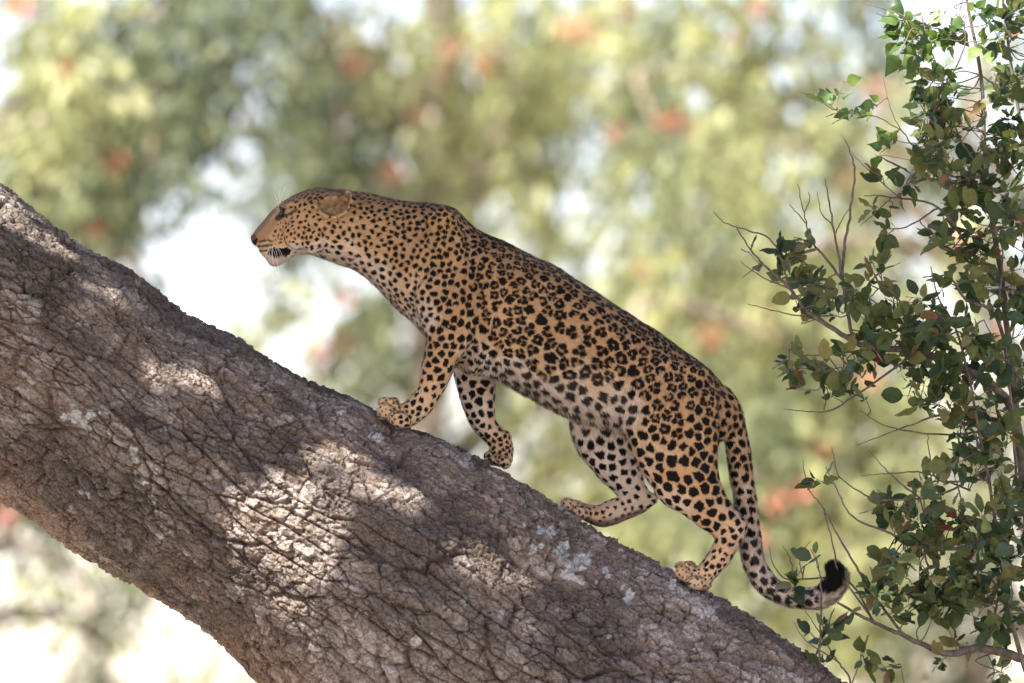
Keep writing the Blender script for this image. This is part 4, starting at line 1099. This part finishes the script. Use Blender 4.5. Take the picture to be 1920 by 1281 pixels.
BRANCHES = [  # (pixel, pixel, depth) points, root radius mm, tip radius mm
    # stems
    ([(2120, 3600, .25), (2080, 2600, .2), (2040, 1800, .15), (1985, 1281, .1), (1930, 1000, .08), (1905, 760, .1), (1880, 540, .12), (1850, 330, .1), (1838, 140, .1), (1800, -60, .1)], 15, 3.5),
    ([(1985, 1281, .1), (2010, 900, .2), (1960, 600, .22), (1930, 330, .2), (1895, 120, .2), (1870, -80, .2)], 8, 3),
    ([(2040, 1800, .15), (1960, 1400, .0), (1900, 1180, -.05), (1870, 1010, -.05), (1850, 880, -.08), (1820, 800, -.1)], 8, 2.5),
    # the bough that reaches left
    ([(1930, 1000, .08), (1905, 790, .05), (1860, 722, .02), (1800, 690, 0), (1720, 660, -.02), (1640, 652, -.04), (1600, 640, -.05), (1545, 605, -.06), (1510, 580, -.07), (1475, 535, -.08), (1420, 485, -.08), (1380, 425, -.09)], 13, 1.6),
    ([(1475, 535, -.08), (1470, 500, -.09), (1445, 450, -.1), (1400, 432, -.1), (1360, 418, -.1), (1338, 398, -.1)], 3, 1),
    ([(1600, 640, -.05), (1590, 590, -.04), (1580, 525, -.04), (1565, 440, -.05), (1555, 380, -.05), (1547, 335, -.05)], 5, 1.3),
    ([(1580, 525, -.04), (1582, 475, -.03), (1594, 400, -.02), (1602, 320, -.02), (1592, 280, -.02), (1585, 260, -.02)], 4.5, 1),
    ([(1580, 525, -.04), (1545, 480, -.06), (1520, 450, -.07), (1508, 400, -.08), (1495, 345, -.08)], 3.6, 1),
    ([(1508, 400, -.08), (1518, 375, -.09), (1516, 360, -.09)], 1.6, .8), ([(1513, 420, -.08), (1490, 395, -.08), (1480, 382, -.08)], 1.8, .8),
    ([(1560, 420, -.05), (1540, 400, -.05), (1532, 360, -.05)], 1.8, .8), ([(1565, 440, -.05), (1580, 410, -.06), (1595, 388, -.06)], 1.8, .8),
    ([(1540, 600, -.06), (1512, 595, -.06), (1460, 585, -.07), (1402, 570, -.07)], 2.6, .9),
    ([(1478, 540, -.08), (1430, 520, -.09), (1388, 490, -.09)], 2.2, .8),
    ([(1425, 495, -.08), (1400, 515, -.09), (1392, 521, -.09)], 1.4, .7),
    ([(1640, 652, -.04), (1560, 665, -.05), (1510, 665, -.06), (1480, 655, -.06)], 3, .9),
    ([(1720, 660, -.02), (1600, 745, -.04), (1545, 772, -.05), (1470, 767, -.05)], 3.2, 1),
    ([(1545, 768, -.05), (1548, 745, -.05), (1530, 700, -.05), (1500, 690, -.05)], 2, .8),
    ([(1700, 655, -.02), (1690, 570, -.04), (1655, 540, -.04), (1630, 560, -.04)], 3.4, 1.2),
    ([(1905, 790, .05), (1835, 800, .0), (1765, 780, -.03), (1700, 800, -.04), (1607, 835, -.05)], 5, 1), ([(1835, 810, 0), (1760, 815, -.03), (1665, 800, -.05), (1612, 770, -.06)], 3, .9),
    ([(1880, 540, .12), (1820, 470, .08), (1760, 390, .05), (1670, 370, .02), (1620, 367, .0)], 5, 1), ([(1760, 390, .05), (1700, 425, .02), (1665, 430, 0)], 2.5, 1),
    ([(1670, 372, .02), (1640, 400, .0), (1612, 425, .0)], 1.6, .7), ([(1690, 375, .02), (1640, 330, .0), (1600, 290, 0), (1577, 250, 0)], 1.6, .5),
    ([(1850, 330, .1), (1780, 340, .06), (1720, 330, .03), (1690, 315, .02), (1640, 290, .02)], 4, .9), ([(1700, 318, .02), (1650, 292, .02), (1705, 300, .03)], 1.5, .6),
    ([(1905, 760, .1), (1870, 600, .05), (1810, 560, .0), (1780, 520, -.02), (1730, 520, -.03)], 6, 1.3), ([(1870, 600, .05), (1880, 480, .0), (1865, 420, -.02)], 3, 1.2),
    ([(1850, 880, -.08), (1800, 640, -.1), (1760, 560, -.1), (1745, 500, -.1)], 4, 1.2), ([(1905, 900, .0), (1890, 700, -.08), (1845, 600, -.1)], 4, 1.2),
    # lower boughs
    ([(2010, 1290, .05), (1920, 1238, .02), (1840, 1215, .0), (1790, 1225, -.01), (1760, 1222, -.02), (1695, 1192, -.04), (1640, 1168, -.06), (1570, 1130, -.07)], 13, 3),
    ([(1870, 1010, -.05), (1780, 1030, -.06), (1700, 1020, -.07), (1670, 1000, -.07), (1600, 970, -.08), (1565, 910, -.08), (1548, 875, -.08)], 5, 1),
    ([(1650, 940, -.07), (1620, 927, -.07), (1575, 895, -.08), (1563, 855, -.08), (1560, 838, -.08)], 2.4, .8), ([(1725, 935, -.06), (1670, 890, -.07), (1630, 845, -.07)], 2.6, .9),
    ([(1820, 920, -.05), (1730, 887, -.06), (1670, 888, -.06), (1613, 893, -.06)], 2.6, .8), ([(1725, 935, -.06), (1650, 940, -.07)], 2.4, 1.8),
    ([(1850, 880, -.08), (1780, 920, -.06), (1725, 935, -.06)], 3.4, 2.2), ([(1850, 900, -.08), (1760, 900, -.06), (1742, 840, -.06), (1740, 815, -.06)], 2.6, 1),
    ([(1695, 1192, -.04), (1640, 1120, -.06), (1610, 1070, -.07), (1575, 1010, -.08), (1545, 955, -.09), (1515, 915, -.09), (1505, 862, -.09)], 4, 1), ([(1570, 1070, -.05), (1563, 1030, -.08), (1545, 960, -.09)], 2.6, 1.6),
    ([(1640, 1168, -.06), (1570, 1070, -.05)], 2.5, 2.4),
    ([(1640, 1168, -.06), (1590, 1090, -.02), (1520, 1085, .0), (1475, 1085, .0), (1450, 1060, .0), (1442, 1025, .0)], 3, .9), ([(1505, 1085, 0), (1500, 1040, 0), (1520, 1015, 0)], 1.8, .8), ([(1490, 1085, 0), (1480, 1045, 0), (1467, 1022, 0)], 1.8, .8),
    ([(1540, 1330, -.13), (1536, 1230, -.12), (1540, 1140, -.11), (1539, 1090, -.11), (1533, 1055, -.11), (1520, 1030, -.11)], 3.4, 1), ([(1610, 1400, -.1), (1595, 1280, -.1), (1570, 1240, -.1), (1535, 1185, -.1), (1510, 1145, -.1)], 3.2, 1),
    ([(1790, 1500, -.05), (1760, 1380, -.05), (1610, 1400, -.1)], 6, 3.4), ([(1610, 1400, -.1), (1560, 1370, -.12), (1540, 1330, -.13)], 3.4, 3.3), ([(1985, 1500, .0), (1900, 1540, -.02), (1790, 1500, -.05)], 8, 6),
    ([(1570, 1240, -.1), (1510, 1200, -.12), (1487, 1165, -.12)], 1.8, .8), ([(1596, 1285, -.1), (1612, 1240, -.1), (1616, 1212, -.1)], 1.8, .8), ([(1760, 1380, -.05), (1700, 1290, -.06), (1688, 1245, -.06)], 2.6, 1),
    ([(1840, 1215, 0), (1870, 1130, -.04), (1855, 1080, -.05), (1800, 1060, -.06)], 4, 1.2), ([(1905, 1190, -.03), (1880, 1120, -.06), (1870, 1050, -.08)], 4, 1.5),
]
SHRUB_CLUSTERS = [  # px, py, radius x, radius y, leaves
    (1760, 190, 50, 45, 26), (1775, 255, 55, 45, 38), (1735, 285, 35, 35, 18), (1890, 55, 40, 65, 34), (1880, 165, 40, 55, 34), (1880, 265, 45, 55, 40), (1785, 320, 55, 40, 36), (1720, 345, 25, 20, 9), (1830, 385, 65, 45, 44), (1890, 420, 40, 60, 40),
    (1657, 332, 14, 12, 3), (1660, 392, 24, 16, 6), (1672, 440, 18, 14, 3), (1770, 440, 40, 28, 14), (1815, 455, 55, 30, 26), (1860, 520, 55, 50, 38), (1790, 540, 32, 28, 14), (1490, 490, 18, 30, 9), (1512, 435, 10, 18, 4), (1480, 510, 22, 18, 6),
    (1520, 540, 40, 26, 20), (1555, 575, 45, 26, 20), (1595, 550, 26, 24, 9), (1415, 492, 9, 8, 2), (1655, 550, 36, 45, 22), (1712, 585, 36, 34, 16), (1660, 605, 55, 32, 22), (1755, 620, 55, 40, 30), (1860, 620, 60, 50, 42), (1620, 655, 50, 24, 20), (1690, 660, 50, 30, 26),
    (1492, 668, 20, 13, 6), (1525, 685, 30, 22, 10), (1500, 732, 18, 8, 3), (1590, 690, 40, 28, 18), (1570, 738, 38, 12, 8), (1640, 757, 16, 9, 2), (1755, 700, 70, 36, 44), (1880, 715, 50, 55, 44), (1755, 765, 36, 26, 14), (1850, 785, 65, 46, 46), (1795, 805, 26, 26, 10),
    (1825, 870, 50, 34, 20), (1890, 910, 36, 55, 30), (1745, 925, 30, 26, 12), (1690, 960, 52, 32, 24), (1775, 1000, 60, 40, 42), (1860, 1005, 60, 50, 42), (1640, 1090, 26, 34, 14), (1690, 1060, 55, 36, 34), (1780, 1075, 65, 42, 46), (1860, 1090, 60, 46, 38),
    (1675, 1137, 36, 22, 13), (1740, 1130, 60, 26, 24), (1845, 1155, 55, 36, 26), (1900, 1000, 30, 100, 24), (1520, 1205, 26, 20, 8), (1550, 1190, 20, 18, 5), (1545, 1250, 14, 18, 3), (1605, 1240, 14, 30, 4), (1692, 1250, 26, 18, 5), (1758, 1245, 14, 22, 4),
    (1490, 1082, 22, 14, 7), (1532, 1062, 8, 8, 1), (1540, 890, 14, 18, 4), (1870, 1255, 45, 22, 9), (1820, 1190, 40, 24, 10)] + [(2020 + 60 * math.sin(k * 2.3), 60 + 105 * k, 70, 60, 34) for k in range(12)]
VINE_CLUSTERS = [(1735, 55, 48, 36, 40), (1790, 30, 48, 34, 26), (1770, 105, 48, 40, 34), (1680, 40, 18, 18, 8), (1556, 204, 8, 5, 4), (1578, 172, 5, 8, 3), (1596, 206, 9, 6, 4), (1574, 205, 8, 6, 3), (1675, 262, 22, 16, 7), (1670, 195, 24, 14, 5), (1840, 60, 30, 40, 14), (1760, 170, 35, 35, 14)]
VINE_STEMS = [([(1850, 330, .1), (1800, 260, .04), (1770, 170, .02), (1745, 90, .0), (1730, 40, .0)], 3, 1.2), ([(1770, 170, .02), (1720, 270, .0), (1690, 245, -.02), (1645, 220, -.03), (1600, 214, -.04), (1570, 205, -.04)], 2.2, 1),
              ([(1745, 90, .0), (1700, 36, -.02), (1665, 20, -.02), (1605, 0, -.02), (1570, -20, -.02)], 1.8, .7), ([(1770, 170, .02), (1810, 80, .0), (1800, 20, .0), (1820, -30, 0)], 2.2, 1), ([(1690, 245, -.02), (1672, 210, -.03), (1660, 165, -.03), (1655, 140, -.03)], 1.4, .6),
              ([(1720, 270, 0), (1685, 265, -.02), (1665, 255, -.02)], 1.4, .7)]

def frame_matrix(p, d, up, size):
    d = nrm(d); s = nrm(np.cross(up, d)); u = np.cross(d, s)
    M = np.eye(4); M[:3, 0] = d * size; M[:3, 1] = s * size; M[:3, 2] = u * size; M[:3, 3] = p
    return M

def build_plant(name, label, cat, branches, clusters, meshes, mat_obj, mat_stuff, size, seed, base, density=1.0, limit=290):
    r = np.random.default_rng(seed)
    root = empty(name, base, label=label, cat=cat)
    allp = []
    for (pts, r0, r1) in branches:
        a = np.array(pts, float)
        w = P(a[:, 0], a[:, 1], a[:, 2])
        c = catmull(w, 7)
        c[1:-1] += r.normal(0, 0.0009, (len(c) - 2, 3)) * min(1.0, r1)
        v, f = tube(c, np.linspace(r0, r1, len(c)) * 0.001, 8 if r0 > 4 else 6)
        mesh_obj("branch", v, f, MAT_TWIG, root)
        allp.append(c)
    AP = np.concatenate(allp)
    apx, apy, apw = unP(AP)
    leaves = []; twigs = Bag()
    for (cx, cy, rx, ry, n) in clusters:
        n = int(round(n * density))
        # twigs grow from the nearest boughs into the cluster, leaves sit along them
        nt_ = max(1, int(round(n / 5.5)))
        left = n
        for q in range(nt_):
            a = r.uniform(0, 6.283); k = math.sqrt(r.random())
            ex, ey = cx + rx * k * math.cos(a), cy + ry * k * math.sin(a)
            dd = (apx - ex) ** 2 + (apy - ey) ** 2 + (r.random(len(apx)) * 25) ** 2
            j = int(np.argmin(dd)); s = AP[j]
            ew = apw[j] + r.normal(0, 0.07 if rx > 25 else 0.025)
            e = P(ex, ey, ew)
            ln = np.linalg.norm(e - s)
            mid = (s + e) / 2 + r.normal(0, 0.16, 3) * ln + np.array([0, 0, -0.04]) * ln
            tip = e + nrm(e - mid) * r.uniform(0.015, 0.04)
            c = catmull([s, mid, e, tip], 5)
            v, f = tube(c, np.linspace(0.0019, 0.0008, len(c)), 5)
            twigs.add(v, f)
            m = left if q == nt_ - 1 else min(left, max(2, int(r.normal(5.5, 1.5)))); left -= m
            T = nrm(np.gradient(c, axis=0))
            for z in range(m):
                i = min(len(c) - 1, int(len(c) * (1 - 0.55 * r.random() ** 1.3)))
                if ln > 0.12: i = max(i, len(c) - 7)
                p = c[i]; side = nrm(np.cross(T[i], r.normal(size=3)))
                d = nrm(T[i] * r.uniform(0.1, 0.8) + side + np.array([0, 0, 0.15]))
                if i >= len(c) - 1: d = nrm(T[i] + 0.4 * side)
                up = nrm(np.array([0, -0.15, 0.6]) + r.normal(0, 0.9, 3))
                sz = size * r.uniform(0.45, 1.3)
                leaves.append((sz, frame_matrix(p + d * sz * 0.22, d, up, sz), r.integers(len(meshes))))
            if left <= 0: break
    if twigs.n:
        v, f = twigs.out(); mesh_obj("twig_growth", v, f, MAT_TWIG, root, kind="stuff")
    leaves.sort(key=lambda x: -x[0])
    inview = [l for l in leaves if unP(l[1][:3, 3][None])[0][0] < 1900]
    rest_ids = set(id(l) for l in inview[limit:]) | set(id(l) for l in leaves if unP(l[1][:3, 3][None])[0][0] >= 1900)
    md = [make_mesh("leaf", v, f, mat_obj) for v, f in meshes]
    off = np.array(base)
    stuff = Bag()
    for l in leaves:
        sz, M, k = l
        if id(l) in rest_ids and mat_stuff is not None:
            v, f = meshes[k]
            stuff.add(v @ M[:3, :3].T + M[:3, 3], f, r.random())
        else:
            o = link("leaf", md[k], root)
            M2 = M.copy(); M2[:3, 3] -= off
            o.matrix_local = Matrix(M2.tolist())
    if stuff.n:
        v, f = stuff.out()
        o = mesh_obj("foliage", v, f, mat_stuff, root, kind="stuff")
        float_attr(o.data, "tone", np.concatenate(stuff.a))

sb = P(2120, 3600, .25); sb[2] = 0
BRANCHES[0][0][0] = (2120, 3760, .25)
build_plant("leafy_shrub", "glossy dark green shrub with bare twigs beside the leopard's tail", "shrub", BRANCHES, SHRUB_CLUSTERS, OVALS, MAT_LEAF, MAT_LEAF_S, 0.048, 31, sb, 1.65)
build_plant("climbing_creeper", "bright green creeper with pointed leaves growing over the shrub top", "creeper", VINE_STEMS, VINE_CLUSTERS, HEARTS, MAT_VINE, None, 0.046, 47, P(1850, 330, .1))
